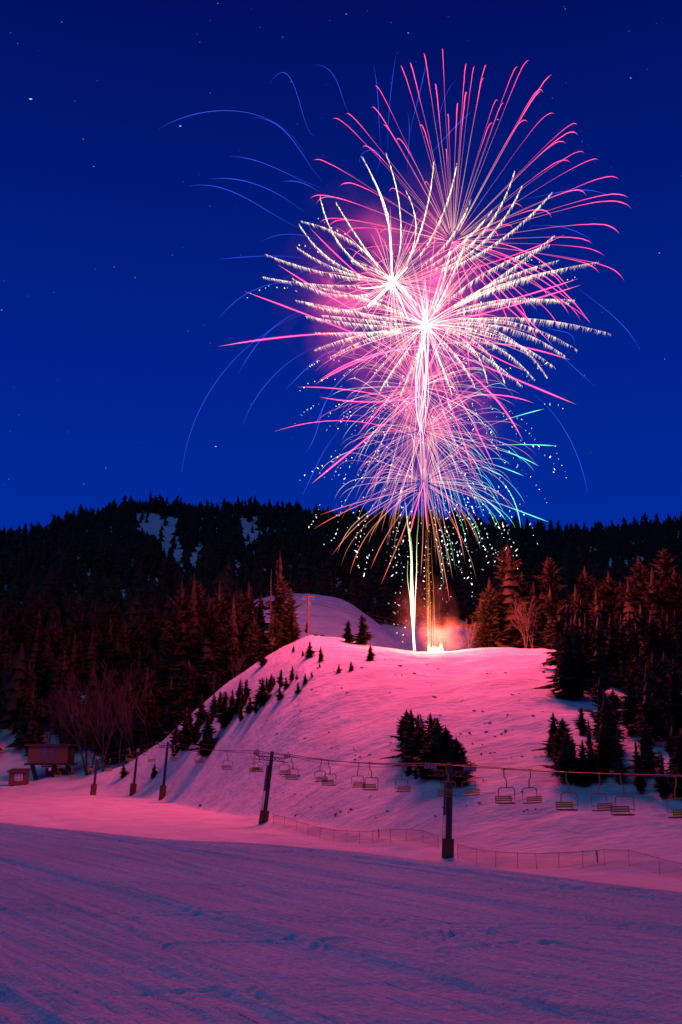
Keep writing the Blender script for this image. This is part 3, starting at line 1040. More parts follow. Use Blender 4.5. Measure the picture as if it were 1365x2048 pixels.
# ------------------------------------------------------------------ chairlift
def tower(px, row, hpx, lean_px, label, wheels, ladder, arm_w, base_h, base_w, sign):
    p = hit(px, row)
    sc = pdir(px, row)[1] / p[1]
    H = hpx / sc
    lean = math.atan2(lean_px, hpx)
    o = thing('lift_tower', label, 'lift tower', p, math.radians(24.5), 'chairlift towers')
    o.rotation_euler = (Matrix.Rotation(lean, 3, 'Y') @ Matrix.Rotation(math.radians(24.5), 3, 'Z')).to_euler()
    b = MB(); b.tube([(0, 0, -0.6), (0, 0, H * 0.5), (0, 0, H)], [0.27, 0.24, 0.21], 12); b.build('pole', M['steel'], o)
    b = MB(); b.box((-0.05, 0, base_h / 2 - 0.2), (base_w, base_w * 0.9, base_h + 0.4)); 
    bx = b.build('base_box', M['rust'], o)
    b = MB()
    for k in range(4):
        b.box((-0.05 - base_w / 2 + (k + 0.5) * base_w / 4, -base_w * 0.45 - 0.012, base_h * 0.5), (base_w / 4 - 0.04, 0.02, base_h * 0.94))
    b.build('cladding', M['darkwood'], bx)
    if arm_w:
        za = H - 0.95
        b = MB()
        b.bar((-arm_w / 2, 0, za + 0.32), (arm_w / 2, 0, za + 0.32), 0.09)
        b.bar((-arm_w / 2 - 0.2, 0, za - 0.12), (arm_w / 2 + 0.2, 0, za - 0.12), 0.07)
        for s in (-1, 1):
            for (x0, x1) in ((0.25, 0.8), (0.8, 1.35)):
                b.bar((s * x0, 0, za - 0.1), (s * x1, 0, za + 0.3), 0.06)
                b.bar((s * x0, 0, za + 0.3), (s * x1, 0, za - 0.1), 0.06)
            b.bar((s * 1.45, 0, za - 0.12), (s * 1.45, 0, za + 0.32), 0.07)
        b.build('crossarm', M['steel'], o)
        for s in (-1, 1):
            b = MB(); b.bar((s * arm_w / 2, -0.9, za + 0.42), (s * arm_w / 2, 0.9, za + 0.42), 0.06)
            b.bar((s * arm_w / 2 + 0.02, 0, za + 0.3), (s * arm_w / 2 + 0.02, 0, za + 0.75), 0.08)
            tr = b.build('sheave_beam', M['steel'], o)
            for k in range(wheels):
                yy = -0.75 + 1.5 * k / max(1, wheels - 1)
                b = MB()
                b.tube([(s * arm_w / 2 - 0.04, yy, za + 0.62), (s * arm_w / 2 + 0.04, yy, za + 0.62)], 0.2, 14)
                w = b.build('sheave_wheel', M['grey_steel'], tr)
            b = MB(); b.bar((s * arm_w / 2, 0.1, za + 0.6), (s * arm_w / 2 + 0.12, 0.1, za + 1.15), 0.06); b.build('cable_guard', M['steel'], tr)
    if ladder:
        b = MB()
        for s in (-0.17, 0.17):
            b.bar((-0.46, s, base_h), (-0.42, s, H - 1.2), 0.035)
        for k in range(int((H - 1.4 - base_h) / 0.33)):
            zz = base_h + 0.2 + k * 0.33
            b.bar((-0.45, -0.17, zz), (-0.45, 0.17, zz), 0.03)
        b.build('ladder', M['grey_steel'], o)
        b = MB(); b.box((-0.34, 0, H * 0.62), (0.22, 0.3, H * 0.36)); b.build('conduit_panel', M['steel'], o)
    if sign:
        b = MB(); b.box((0.0, -0.30, H - 0.35), (0.55, 0.05, 0.6)); b.build('number_plate', M['grey_steel'], o)
    return o, p, H, lean

T1 = tower(897, 1716, 184, 9, 'nearest lift tower with ladder and round sheaves, standing right of picture centre', 4, True, 3.7, 1.45, 0.72, False)
T2 = tower(528, 1646, 139, 15, 'leaning lift tower with trussed crossarm, left of picture centre', 3, True, 3.9, 1.35, 0.85, False)
T3 = tower(325, 1599, 112, 7, 'dark lift tower at the left foot of the knoll, rightmost of three', 2, False, 3.6, 2.3, 0.95, False)
T4 = tower(266, 1590, 90, 6, 'dark lift tower with pale plate, middle one of three at left', 2, False, 3.4, 2.0, 1.0, True)
T5 = tower(187, 1590, 76, 4, 'shortest dark lift tower, leftmost of three near the terminal', 0, False, 0, 2.0, 1.0, True)

def tower_pt(T, s, arm_w, dz):
    o, p, H, lean = T
    m = Matrix.Rotation(lean, 3, 'Y') @ Matrix.Rotation(math.radians(24.5), 3, 'Z')
    v = m @ Vector((s * arm_w / 2, 0, H - 0.95 + 0.85 + dz))
    return np.array([p[0] + v.x, p[1] + v.y, p[2] + v.z])

def catenary(a, b, sag, n=24):
    t = np.linspace(0, 1, n)
    P = a[None] * (1 - t[:, None]) + b[None] * t[:, None]
    P[:, 2] -= sag * 4 * t * (1 - t)
    return P

TERM = at_y(108, 1536, 238)
CABLE = {}
for s in (-1, 1):
    out_end = at_y(1352 + (130 if s < 0 else 260), 1560, 50.0)
    d1 = tower_pt(T1, s, 3.7, 0)
    u = np.array([0.41, -0.91, 0.0]); u /= np.linalg.norm(u)
    far_r = d1 + u * 62 + np.array([0, 0, 0.9])
    pts = [far_r, d1, tower_pt(T2, s, 3.9, 0), tower_pt(T3, s, 3.6, 0), tower_pt(T4, s, 3.4, 0), TERM + np.array([s * 1.8, 0, 0])]
    segs = []
    for a, b, sg in zip(pts[:-1], pts[1:], (0.75, 0.45, 0.5, 0.1, 0.35)):
        segs.append(catenary(a, b, sg))
    P = np.concatenate([segs[0]] + [q[1:] for q in segs[1:]])
    CABLE[s] = P
    b = MB(); b.tube(P, 0.035, 5)
    tag(b.build('haul_cable', M['steel']), ('nearer right-hand' if s > 0 else 'farther left-hand') + ' steel haul cable of the chairlift', 'cable', 'chairlift cables')
P = catenary(tower_pt(T1, 0, 1, 0.1), tower_pt(T2, 0, 1, 0.1), 0.9)
b = MB(); b.tube(P, 0.018, 4)
tag(b.build('signal_cable', M['steel']), 'thin signal wire between the tops of the two nearest lift towers', 'cable')

# chair prototype: origin at the cable grip
def chair_parts():
    parts = {}
    b = MB()
    b.tube([(0, 0, 0.07), (0, 0, -0.42), (0.03, 0, -0.55), (0.15, 0, -0.72), (0.18, 0, -0.85), (0.18, 0, -1.28)], 0.042, 6)
    b.box((0, 0, 0.02), (0.12, 0.3, 0.12))
    parts['hanger'] = (b.mesh('hanger', True), M['yellow'])
    b = MB()
    W, zt, zb = 0.62, -1.27, -2.35
    pts = [(-W, 0, zb)]
    for k in range(6):
        a = math.pi - k * math.pi / 10
        pts.append((-W + 0.2 + 0.2 * math.cos(a), 0, zt - 0.2 + 0.2 * math.sin(a)))
    for k in range(6):
        a = math.pi / 2 - k * math.pi / 10
        pts.append((W - 0.2 + 0.2 * math.cos(a), 0, zt - 0.2 + 0.2 * math.sin(a)))
    pts.append((W, 0, zb))
    b.tube([(x + 0.18, y, z) for x, y, z in pts], 0.038, 6)
    b.bar((-W + 0.18, 0, zb), (W + 0.18, 0, zb), 0.05)
    parts['frame'] = (b.mesh('frame', True), M['yellow'])
    for s in (-1, 1):
        b = MB()
        b.tube([(s * W + 0.18, 0, zb), (s * W + 0.18, 0.5, zb + 0.02), (s * W + 0.18, 0.58, zb + 0.5)], 0.026, 6)
        b.tube([(s * W + 0.18, 0, zb + 0.32), (s * W + 0.18, 0.56, zb + 0.34)], 0.024, 6)
        parts['side_rail' + ('' if s < 0 else ' ')] = (b.mesh('side_rail', True), M['yellow'])
    b = MB(); b.box((0.18, 0.25, zb + 0.03), (2 * W + 0.04, 0.48, 0.07))
    parts['seat'] = (b.mesh('seat'), M['seat'])
    return parts, zb, W

CP, ZB, CW = chair_parts()
SLAT = MB(); SLAT.box((0, 0, 0), (2 * CW + 0.02, 0.03, 0.085)); SLAT = SLAT.mesh('back_slat'); SLAT.materials.append(M['yellow'])

def lift_chair(px, s, label):
    P = CABLE[s]
    pp, _ = project(P[:, 0], P[:, 1], P[:, 2])
    i = None
    for k in range(len(P) - 1):
        if (pp[k] - px) * (pp[k + 1] - px) <= 0:
            i = k
            break
    if i is None:
        return
    t = (px - pp[i]) / (pp[i + 1] - pp[i])
    p = P[i] * (1 - t) + P[i + 1] * t
    o = thing('lift_chair', label, 'lift chair', p, math.radians(20 + random.uniform(-5, 5)) + (math.pi if s > 0 else 0), 'chairs hanging from the lift cable')
    o.rotation_euler[1] = random.uniform(-0.02, 0.02) + 0.03
    for nm, (me, mt) in CP.items():
        obj(nm.strip(), me, mt, o)
    for k in range(3):
        q = obj('back_slat', SLAT, None, o)
        q.location = (0.18, 0.53 + 0.02 * k, ZB + 0.20 + 0.13 * k)
    return o

for px, s, lab in ((1352, 1, 'big yellow lift chair cut off by the right picture edge'), (1242, -1, 'lift chair second from the right picture edge, low on the far cable'), (1199, 1, 'yellow lift chair third from the right picture edge'),
                   (1133, -1, 'lift chair with dark seat, fourth from the right picture edge'), (1061, 1, 'yellow lift chair, second to the right of the nearest tower on the near cable'),
                   (1008, -1, 'lift chair with dark seat, second one right of the nearest tower'), (940, 1, 'yellow lift chair just right of the nearest tower'), (893, -1, 'lift chair half hidden behind the nearest tower'),
                   (806, 1, 'single lift chair left of the nearest tower in front of fir clump'), (740, -1, 'right chair of the overlapping pair nearest to the fir clump'), (718, 1, 'left chair of the overlapping pair nearest to the fir clump'),
                   (658, -1, 'right chair of the middle overlapping pair between the two towers'), (643, 1, 'left chair of the middle overlapping pair between the two towers'),
                   (584, -1, 'right chair of the overlapping pair beside the leaning tower'), (571, 1, 'left chair of the overlapping pair beside the leaning tower'),
                   (517, -1, 'lift chair just left of the leaning tower, in front of its twin'), (510, 1, 'lift chair just left of the leaning tower, behind its twin'),
                   (455, -1, 'lift chair second to the left of the leaning tower'), (399, 1, 'lift chair third to the left of the leaning tower'),
                   (349, -1, 'dim lift chair in front of dark firs beside the rightmost left tower'), (305, 1, 'dim lift chair between the right and middle towers at left'), (260, -1, 'dim lift chair beside the middle tower at left'),
                   (221, 1, 'dim lift chair between middle and leftmost towers'), (182, -1, 'dim lift chair beside the leftmost tower'), (147, 1, 'dim lift chair right of the terminal building'), (116, -1, 'dim lift chair under the terminal building')):
    lift_chair(px, s, lab)

# ------------------------------------------------------------------ lift terminal and hut
tp_ = at_y(100, 1562, 240)
tz = h1(tp_[0], 240)
o = thing('lift_terminal', 'wooden lift terminal cabin raised on dark legs at the forest edge', 'lift terminal', (tp_[0], 240, tz), math.radians(-8))
zc = (at_y(100, 1526, 240)[2] - tz)
hc = (at_y(100, 1492, 240)[2] - tz) - zc
b = MB(); b.box((0, 0, zc + hc / 2), (9.6, 4.0, hc)); cab = b.build('cabin_wall', M['darkwood'], o)
for k in range(8):
    b = MB(); b.box((0, -2.03, zc + (k + 0.5) * hc / 8), (9.6, 0.06, hc / 8 - 0.035)); b.build('board', M['wood'], cab)
b = MB(); b.box((0, 0, zc + hc + 0.17), (11.2, 5.2, 0.28)); b.box((0, 0, zc + hc + 0.40), (10.6, 3.0, 0.2)); b.build('roof', M['roof'], o)
b = MB(); b.box((0, 0, zc - 0.25), (11.0, 4.4, 0.44)); b.build('floor_beam', M['steel'], o)
for x_ in (-0.9, 1.1):
    b = MB(); b.box((x_, -2.10, zc + hc * 0.56), (0.7, 0.07, hc * 0.78)); b.build('shutter', M['blue'], o)
for x0, x1 in ((-4.6, -3.4), (4.0, 4.9), (0.9, 1.0)):
    b = MB(); b.bar((x0, 0, zc - 0.3), (x1, 0, -0.5), 0.75); b.build('leg', M['steel'], o)
b = MB(); b.tube([(0, -0.4, zc - 0.9), (0, -0.4, zc - 0.6)], 2.0, 24); b.build('bullwheel', M['steel'], o)
b = MB(); b.box((1.2, 1.6, (zc - 1.2) / 2), (6.0, 0.3, zc - 1.2)); b.build('rear_wall', M['darkwood'], o)
b = MB(); b.box((0.8, -2.2, zc - 1.3), (0.55, 0.06, 0.75)); b.build('sign_plate', M['white'], o)

hp_ = at_y(38, 1562, 226)
hz = h1(hp_[0], 226)
o = thing('wooden_hut', 'small brown lift hut with white four-pane window on snow', 'hut', (hp_[0], 226, hz - 0.1), math.radians(4))
b = MB(); b.box((0, 0, 1.45), (3.6, 3.0, 2.9)); w = b.build('wall', M['darkwood'], o)
for k in range(9):
    b = MB(); b.box((0, -1.53, 0.2 + k * 0.31), (3.62, 0.05, 0.28)); b.build('board', M['wood'], w)
b = MB(); b.add([(-2.2, -2.0, 2.75), (2.2, -2.0, 2.75), (2.2, 2.0, 3.3), (-2.2, 2.0, 3.3), (-2.2, -2.0, 3.0), (2.2, -2.0, 3.0), (2.2, 2.0, 3.55), (-2.2, 2.0, 3.55)],
               [(0, 3, 2, 1), (4, 5, 6, 7), (0, 1, 5, 4), (1, 2, 6, 5), (2, 3, 7, 6), (3, 0, 4, 7)]); b.build('roof', M['roof'], o)
b = MB(); b.box((0.3, -1.58, 1.75), (1.62, 0.05, 1.42)); wi = b.build('window', M['white'], o)
for sx_ in (-1, 1):
    for sz_ in (-1, 1):
        b = MB(); b.box((0.3 + sx_ * 0.385, -1.615, 1.75 + sz_ * 0.335), (0.64, 0.03, 0.54)); b.build('pane', M['glass'], wi)

# ------------------------------------------------------------------ utility pole and wires
up = hit(617, 1258, 205)
up = at_y(617, 1270, 236); up[2] = h1(up[0], 236)
o = thing('utility_pole', 'wooden utility pole with two crossarms between the two snow hills', 'utility pole', up)
Hp = at_y(617, 1192, 236)[2] - up[2]
b = MB(); b.tube([(0, 0, -0.6), (0, 0, Hp)], [0.30, 0.22], 8); b.build('pole', M['pole_wood'], o)
for zz in (0.15, 0.75):
    b = MB(); b.box((0.05, 0.24, Hp - zz), (3.0, 0.16, 0.22)); c_ = b.build('crossarm', M['pole_wood'], o)
    for x_ in (-1.1, -0.5, 0.5, 1.1):
        b = MB(); b.tube([(x_, 0.24, Hp - zz + 0.08), (x_, 0.24, Hp - zz + 0.32)], [0.07, 0.05], 6); b.build('insulator', M['grey_steel'], c_)
b = MB(); b.tube([(0.3, 0, Hp - 2.2), (0.3, 0, Hp - 1.4)], 0.22, 8); b.build('transformer', M['grey_steel'], o)
conifer_px(614, 1266, 22, 1, 'small fir at the foot of the utility pole', wid=1.0)
for k, (ra, rb) in enumerate(((1197, 1306), (1203, 1322))):
    a = at_y(619, ra, 236); bq = at_y(1700, rb + 45, 150)
    b = MB(); b.tube(catenary(a, bq, 3.0, 40), 0.03, 4)
    tag(b.build('power_line', M['steel']), ('upper' if k == 0 else 'lower') + ' power wire running from utility pole to the right forest', 'wire')

# ------------------------------------------------------------------ safety net fence
def net_fence(pts, hpx, label):
    W = [hit(px, row) for px, row in pts]
    o = thing('net_fence', label, 'fence', W[0], 0, 'orange-red safety nets along the piste')
    base = W[0]
    H = 1.15
    b = MB()
    uvs = []
    dist = 0
    V, F = [], []
    for i, p in enumerate(W):
        if i:
            dist += np.linalg.norm(p - W[i - 1])
        q = p - base
        V += [q + [0, 0, 0.05], q + [0, 0, H - 0.08]]
        uvs += [(dist, 0.0), (dist, H)]
        if i:
            k = 2 * i
            F.append((k - 2, k, k + 1, k - 1))
    b.add(V, F)
    me = b.mesh('net')
    uv = me.uv_layers.new(name='UVMap')
    for lp in me.loops:
        uv.data[lp.index].uv = uvs[lp.vertex_index]
    obj('net', me, M['net'], o)
    for i, p in enumerate(W):
        q = p - base
        lx = random.uniform(-0.06, 0.10)
        b = MB(); b.tube([(q[0], q[1], q[2] - 0.25), (q[0] + lx, q[1], q[2] + H)], 0.014, 5)
        b.build('fence_pole', M['red_pole'], o)
    b = MB(); b.tube([p - base + np.array([0, 0, H - 0.08]) for p in W], 0.016, 4, cap=False); b.build('top_rope', M['red_pole'], o)
net_fence([(546, 1650), (570, 1655), (593, 1664), (617, 1672), (640, 1679), (668, 1684), (694, 1686), (720, 1688), (746, 1689), (781, 1684), (813, 1684), (846, 1688), (878, 1700)], 28, 'sagging red net fence between the two nearest lift towers')
net_fence([(916, 1718), (955, 1730), (992, 1735), (1036, 1738), (1074, 1740), (1118, 1738), (1166, 1736), (1210, 1735), (1260, 1738), (1320, 1752), (1372, 1765)], 30, 'sagging red net fence right of the nearest lift tower')
for px, row, lab in ((758, 1676, 'yellow topped marker stake behind the net left of nearest tower'), (1195, 1726, 'yellow topped marker stake behind the right net fence')):
    p = hit(px, row)
    o = thing('marker_stake', lab, 'stake', p)
    b = MB(); b.tube([(0, 0, -0.2), (0.03, 0, 0.45)], 0.045, 6); b.build('stake', M['steel'], o)
    b = MB(); b.box((0, 0, 0.6), (0.12, 0.12, 0.32)); b.build('yellow_pad', M['yellow'], o)

# ------------------------------------------------------------------ fireworks
YF = 187.0
MAG = np.array([4.2, 0.26, 0.56])
HOT = np.array([3.0, 2.4, 2.0])
GOLD = np.array([1.5, 1.0, 0.5])
CREAM = np.array([1.9, 1.4, 0.8])
ORANGE = np.array([1.7, 0.48, 0.17])
SALMON = np.array([1.9, 0.72, 0.46])
PINK = np.array([2.6, 0.5, 0.75])
GREEN = np.array([0.35, 1.9, 1.0])
BLUE = np.array([0.055, 0.085, 0.85])
WHITE = np.array([4.0, 4.0, 4.2])

def lerp_cols(stops, n):
    ts = [s[0] for s in stops]
    C = np.array([s[1] for s in stops])
    t = np.linspace(0, 1, n)
    return np.stack([np.interp(t, ts, C[:, k]) for k in range(3)], 1)

def lerp_r(stops, n):
    return np.interp(np.linspace(0, 1, n), [s[0] for s in stops], [s[1] for s in stops])

def radial_path(c, d, L, k, G, n=18, t0=0.02):
    t = np.linspace(t0, 1, n)
    rr = L * (1 - np.exp(-k * t)) / (1 - math.exp(-k))
    P = c[None] + d[None] * rr[:, None]
    P[:, 2] -= G * t ** 2.2
    return P

def px_path(pts, n=22, bulge=0.0, Y=YF):
    """smooth curve through pixels; its far end swings towards or away from the camera"""
    pts = np.array(pts, float)
    m = len(pts)
    tt = np.concatenate([[0], np.cumsum(np.linalg.norm(np.diff(pts, axis=0), axis=1))])
    tt /= tt[-1]
    t = np.linspace(0, 1, n)
    if m == 2:
        xy = pts[0][None] * (1 - t[:, None]) + pts[1][None] * t[:, None]
    else:
        deg = min(3, m - 1)
        xy = np.stack([np.polyval(np.polyfit(tt, pts[:, k], deg), t) for k in range(2)], 1)
    return np.array([at_y(a, b_, Y + bulge * q) for (a, b_), q in zip(xy, t)])

def streak(P, R, C, parent, sides=4, name='streak', halo=0.0):
    b = MB()
    b.tube(P, R, sides, C=C, cap=False)
    if halo:
        # wider dim tube: the streak's halo of glow put in as emissive shape
        b.tube(P, np.asarray(R) * 3.0, 6, C=np.asarray(C) * halo * np.array([1.0, 0.0, 0.9]), cap=False)
    return b.build(name, M['glow'], parent)

def comet(P, parent, r, dens=7.0, core=GOLD, drip=CREAM, dl=0.9):
    """glittering tail: a thin core and many short falling sparks under it"""
    b = MB()
    n = len(P)
    b.tube(P, lerp_r([(0, 0.03), (0.35, 0.035), (0.8, 0.022), (1, 0.01)], n), 4, C=lerp_cols([(0, core), (0.22, core * 0.8), (0.55, core * 0.7), (1, core * 0.5)], n), cap=False)
    seg = np.linalg.norm(np.diff(P, axis=0), axis=1)
    tot = seg.sum()
    m = int(tot * dens)
    cum = np.concatenate([[0], np.cumsum(seg)]) / tot
    for i in range(m):
        q = 0.22 + 0.78 * r.random() ** 0.85
        p = np.array([np.interp(q, cum, P[:, k]) for k in range(3)])
        ln = dl * (0.35 + 0.75 * r.random()) * (0.45 + 0.9 * math.sin(math.pi * min(1, q * 0.92)))
        j = min(n - 2, int(q * (n - 1)))
        back = P[j] - P[j + 1]
        back /= np.linalg.norm(back) + 1e-9
        w = 0.02 + 0.028 * r.random()
        dv = np.array([back[0] * 0.45 + 0.12 + r.normal() * 0.05, back[1] * 0.45 + r.normal() * 0.05, -1.0 + back[2] * 0.3]) * ln
        p = p + r.normal(size=3) * 0.05
        a = p + np.array([w, 0, 0]); c2 = p + np.array([-w * .5, w * .87, 0]); e = p + np.array([-w * .5, -w * .87, 0])
        col = drip * (0.5 + 0.9 * r.random()) * (1.25 - 0.5 * q)
        b.add([a, c2, e, p + dv], [(0, 1, 3), (1, 2, 3), (2, 0, 3), (0, 2, 1)], [col] * 3 + [col * 0.7])
    return b.build('glitter_tail', M['glow'], parent)

OCT_F = [(0, 2, 4), (2, 1, 4), (1, 3, 4), (3, 0, 4), (2, 0, 5), (1, 2, 5), (3, 1, 5), (0, 3, 5)]
def dots(points, rad, cols, parent, r, name='sparks'):
    b = MB()
    for p, c in zip(points, cols):
        s = rad * (0.5 + 0.8 * r.random())
        e = s * (1.0 + 2.2 * r.random() ** 3)
        k = r.normal() * 0.6 * e
        V = np.array([(s, 0, 0), (-s, 0, 0), (0, s, 0), (0, -s, 0), (k, 0, e), (-k, 0, -e)]) + p
        b.add(V, OCT_F, [c] * 6)
    return tag(b.build(name, M['glow'], parent), kind='stuff')

def burst(label, px, row, Y=YF):
    c = at_y(px, row, Y)
    return thing('firework_burst', label, 'firework'), c

def sphere_dir(r):
    v = r.normal(size=3)
    return v / np.linalg.norm(v)

def burst_lights(parent, c, watts, col, spread, seed):
    rr = np.random.default_rng(seed)
    point_light(parent, c, watts * 0.2, col, 0.2)
    for k in range(4):
        d = np.array([(-1.05, -0.35, 0.25, 0.75)[k], (-0.35, -0.85, -0.9, -0.5)[k], rr.uniform(-0.25, 0.25)])
        point_light(parent, c + d * spread * (0.85 + 0.3 * rr.random()), watts * 0.2, col, 0.12)

def point_light(parent, loc, watts, col, rad, name='burst_light'):
    l = bpy.data.lights.new(name, 'POINT')
    l.energy = watts
    l.color = col
    l.shadow_soft_size = rad
    o = bpy.data.objects.new(name, l)
    COL.objects.link(o)
    o.location = loc
    o.parent = parent
    return o

# 1: big magenta chrysanthemum, upper right
r = np.random.default_rng(101)
B1, c1 = burst('large magenta chrysanthemum burst with hooked streak ends, highest of all', 906, 484)
tips1 = [(662, 235), (693, 228), (740, 212), (750, 170), (803, 130), (825, 125), (848, 103), (880, 106), (933, 124), (948, 138), (975, 132), (1040, 135), (1060, 120), (1012, 208), (1090, 182),
         (1110, 152), (1113, 228), (1163, 253), (1160, 272), (1172, 312), (1200, 322), (1238, 360), (1255, 402), (1262, 420), (1238, 468), (1183, 485), (1210, 508), (1252, 560), (1205, 545), (1140, 630),
         (1165, 640), (1182, 646), (630, 320), (620, 400), (626, 412), (640, 442), (682, 376), (790, 285), (840, 258), (785, 380), (848, 372), (1045, 420), (1102, 440), (1030, 458), (1000, 474), (1060, 560),
         (1100, 600), (1052, 646), (980, 690), (940, 720), (900, 700), (868, 640), (660, 452), (690, 472), (865, 168), (898, 232), (972, 160), (985, 250), (1000, 200), (1085, 190), (768, 250), (720, 290), (1140, 330),
         (1020, 655), (1075, 690), (1120, 660), (960, 560), (915, 205), (930, 190), (890, 300), (1060, 240), (1135, 290), (1180, 400), (760, 470), (705, 520), (740, 540), (1120, 575), (1000, 600), (955, 640)]
for tip in tips1:
    lat = math.hypot(tip[0] - 906, tip[1] - 470) / 10.6
    dep = math.sqrt(max(4.0, 37.0 ** 2 - lat ** 2)) * 0.8 * (1 if r.random() < 0.5 else -1)
    G = 3.4 * (0.7 + 0.7 * r.random())
    T = at_y(tip[0] + r.normal() * 3, tip[1] + r.normal() * 3, YF + np.clip(dep, -26, 26))
    D = T + np.array([0, 0, G]) - c1
    L = np.linalg.norm(D)
    P = radial_path(c1, D / L, L, 2.9 + 0.8 * r.random(), G, 22)
    P[4:, :] += np.cumsum(r.normal(size=(18, 3)) * 0.025, axis=0)
    n = len(P)
    C = lerp_cols([(0, GOLD * 0.8), (0.12, SALMON * 0.5), (0.3, MAG * 0.2 + SALMON * 0.1), (0.48, MAG * 0.8), (0.78, MAG), (0.88, MAG * 0.5), (0.94, ORANGE * 0.4), (1, ORANGE * 0.1)], n)
    C = C * (0.7 + 0.5 * r.random())
    R = lerp_r([(0, 0.022), (0.25, 0.025), (0.5, 0.04), (0.8, 0.045), (0.92, 0.03), (1, 0.012)], n) * (0.8 + 0.4 * r.random())
    streak(P, R, C, B1, halo=0.05)
burst_lights(B1, c1, 0.30e5, (1.0, 0.065, 0.22), 17, 1)

# 2: white-hot burst with glitter tails, upper left of centre
r = np.random.default_rng(202)
B2, c2 = burst('white-hot burst left of centre with cream glitter tails', 785, 565)
left_tails = [[(785, 565), (700, 480), (602, 442)], [(785, 565), (690, 500), (640, 390)], [(785, 565), (680, 540), (592, 493)], [(785, 565), (650, 545), (530, 508)],
              [(785, 565), (660, 570), (524, 553)], [(785, 575), (650, 585), (585, 556)], [(785, 570), (720, 480), (672, 404)], [(785, 565), (770, 420), (724, 312)],
              [(790, 560), (800, 420), (772, 306)], [(792, 560), (830, 430), (812, 380)], [(800, 560), (850, 430), (868, 322)], [(800, 560), (880, 440), (914, 326)],
              [(800, 560), (905, 470), (942, 398)], [(800, 565), (960, 470), (1030, 340)], [(810, 565), (980, 470), (1045, 370)], [(810, 568), (1000, 480), (1105, 384)],
              [(800, 575), (690, 620), (605, 602)], [(785, 565), (640, 500), (598, 447)], [(805, 560), (930, 480), (985, 420)]]
for pts in left_tails:
    comet(px_path(pts, 20, r.uniform(-9, 9)), B2, r, 6.0)
for i in range(100):
    d = sphere_dir(r)
    P = radial_path(c2, d, 17 * (0.5 + 0.7 * r.random()), 1.8, 2.0, 12, 0.10)
    n = len(P)
    streak(P, lerp_r([(0, 0.02), (0.5, 0.028), (1, 0.014)], n), lerp_cols([(0, CREAM), (0.3, PINK * 0.7 + CREAM * 0.5), (0.7, MAG * 0.5), (1, MAG * 0.15)], n) * (0.5 + 0.7 * r.random()), B2)
for pts, w in (([(785, 565), (782, 500), (776, 425)], .2), ([(785, 565), (803, 605), (818, 642)], .2), ([(738, 612), (785, 566), (816, 534)], .32), ([(785, 565), (752, 575), (715, 575)], .14),
               ([(776, 430), (770, 410), (745, 352)], .08), ([(785, 566), (762, 590), (740, 612)], .3)):
    P = px_path(pts, 14, r.uniform(-3, 3))
    n = len(P)
    streak(P, lerp_r([(0, w), (0.5, w * 0.8), (1, w * 0.25)], n), np.tile(HOT, (n, 1)), B2, 6, 'hot_streak')
hub = MB()
for i in range(30):
    d = sphere_dir(r)
    hub.tube([c2, c2 + d * 1.5 * (0.5 + r.random()), c2 + d * 3.0 * (0.5 + r.random())], [0.07, 0.045, 0.012], 4, C=[HOT * 1.5, HOT, HOT * 0.5], cap=False)
hub.build('hot_core', M['glow'], B2)
burst_lights(B2, c2, 0.40e5, (1.0, 0.065, 0.22), 13, 2)

# 3: main burst in the middle, glitter tails reaching right and left
r = np.random.default_rng(303)
B3, c3 = burst('dense central burst with cream glitter tails drooping to the right', 853, 650)
tails3 = [[(853, 650), (1000, 635), (1222, 668)], [(853, 650), (1000, 640), (1155, 700)], [(853, 655), (1000, 665), (1095, 755)], [(853, 655), (990, 690), (1070, 760)],
          [(853, 655), (1030, 660), (1130, 712)], [(853, 655), (960, 690), (1010, 765)], [(853, 655), (940, 690), (975, 765)], [(853, 655), (920, 720), (950, 772)],
          [(853, 650), (1010, 605), (1150, 600)], [(853, 650), (1000, 600), (1140, 606)], [(853, 650), (1000, 560), (1120, 520)], [(853, 645), (990, 560), (1110, 470)],
          [(853, 645), (980, 540), (1100, 490)], [(853, 645), (1040, 560), (1200, 524)], [(853, 645), (1000, 570), (1112, 540)], [(853, 655), (740, 640), (640, 630)],
          [(853, 655), (740, 650), (612, 632)], [(853, 655), (730, 665), (630, 665)], [(853, 655), (730, 680), (660, 715)], [(853, 655), (720, 670), (628, 700)],
          [(853, 650), (720, 625), (590, 600)], [(853, 650), (740, 600), (640, 575)], [(853, 655), (800, 720), (760, 780)], [(853, 655), (830, 720), (800, 790)],
          [(853, 655), (880, 720), (905, 790)], [(853, 650), (900, 560), (935, 470)], [(853, 650), (880, 580), (900, 500)], [(853, 650), (820, 590), (700, 520)],
          [(853, 650), (1040, 690), (1110, 735)], [(853, 660), (980, 720), (1045, 772)]]
for pts in tails3:
    comet(px_path(pts, 20, r.uniform(-12, 12)), B3, r, 6.0, dl=1.15)
for i in range(150):
    d = sphere_dir(r)
    P = radial_path(c3, d, 22 * (0.4 + 0.75 * r.random()), 1.8, 3.0, 12, 0.08)
    n = len(P)
    streak(P, lerp_r([(0, 0.018), (0.5, 0.028), (1, 0.014)], n), lerp_cols([(0, CREAM), (0.25, PINK * 0.4 + CREAM * 0.7), (0.7, MAG * 0.3 + CREAM * 0.3), (1, MAG * 0.12)], n) * (0.5 + 0.7 * r.random()), B3)
hub = MB()
for i in range(30):
    d = sphere_dir(r)
    hub.tube([c3, c3 + d * 1.6 * (0.5 + r.random()), c3 + d * 3.4 * (0.5 + r.random())], [0.07, 0.045, 0.012], 4, C=[HOT * 1.5, HOT, HOT * 0.5], cap=False)
hub.build('hot_core', M['glow'], B3)
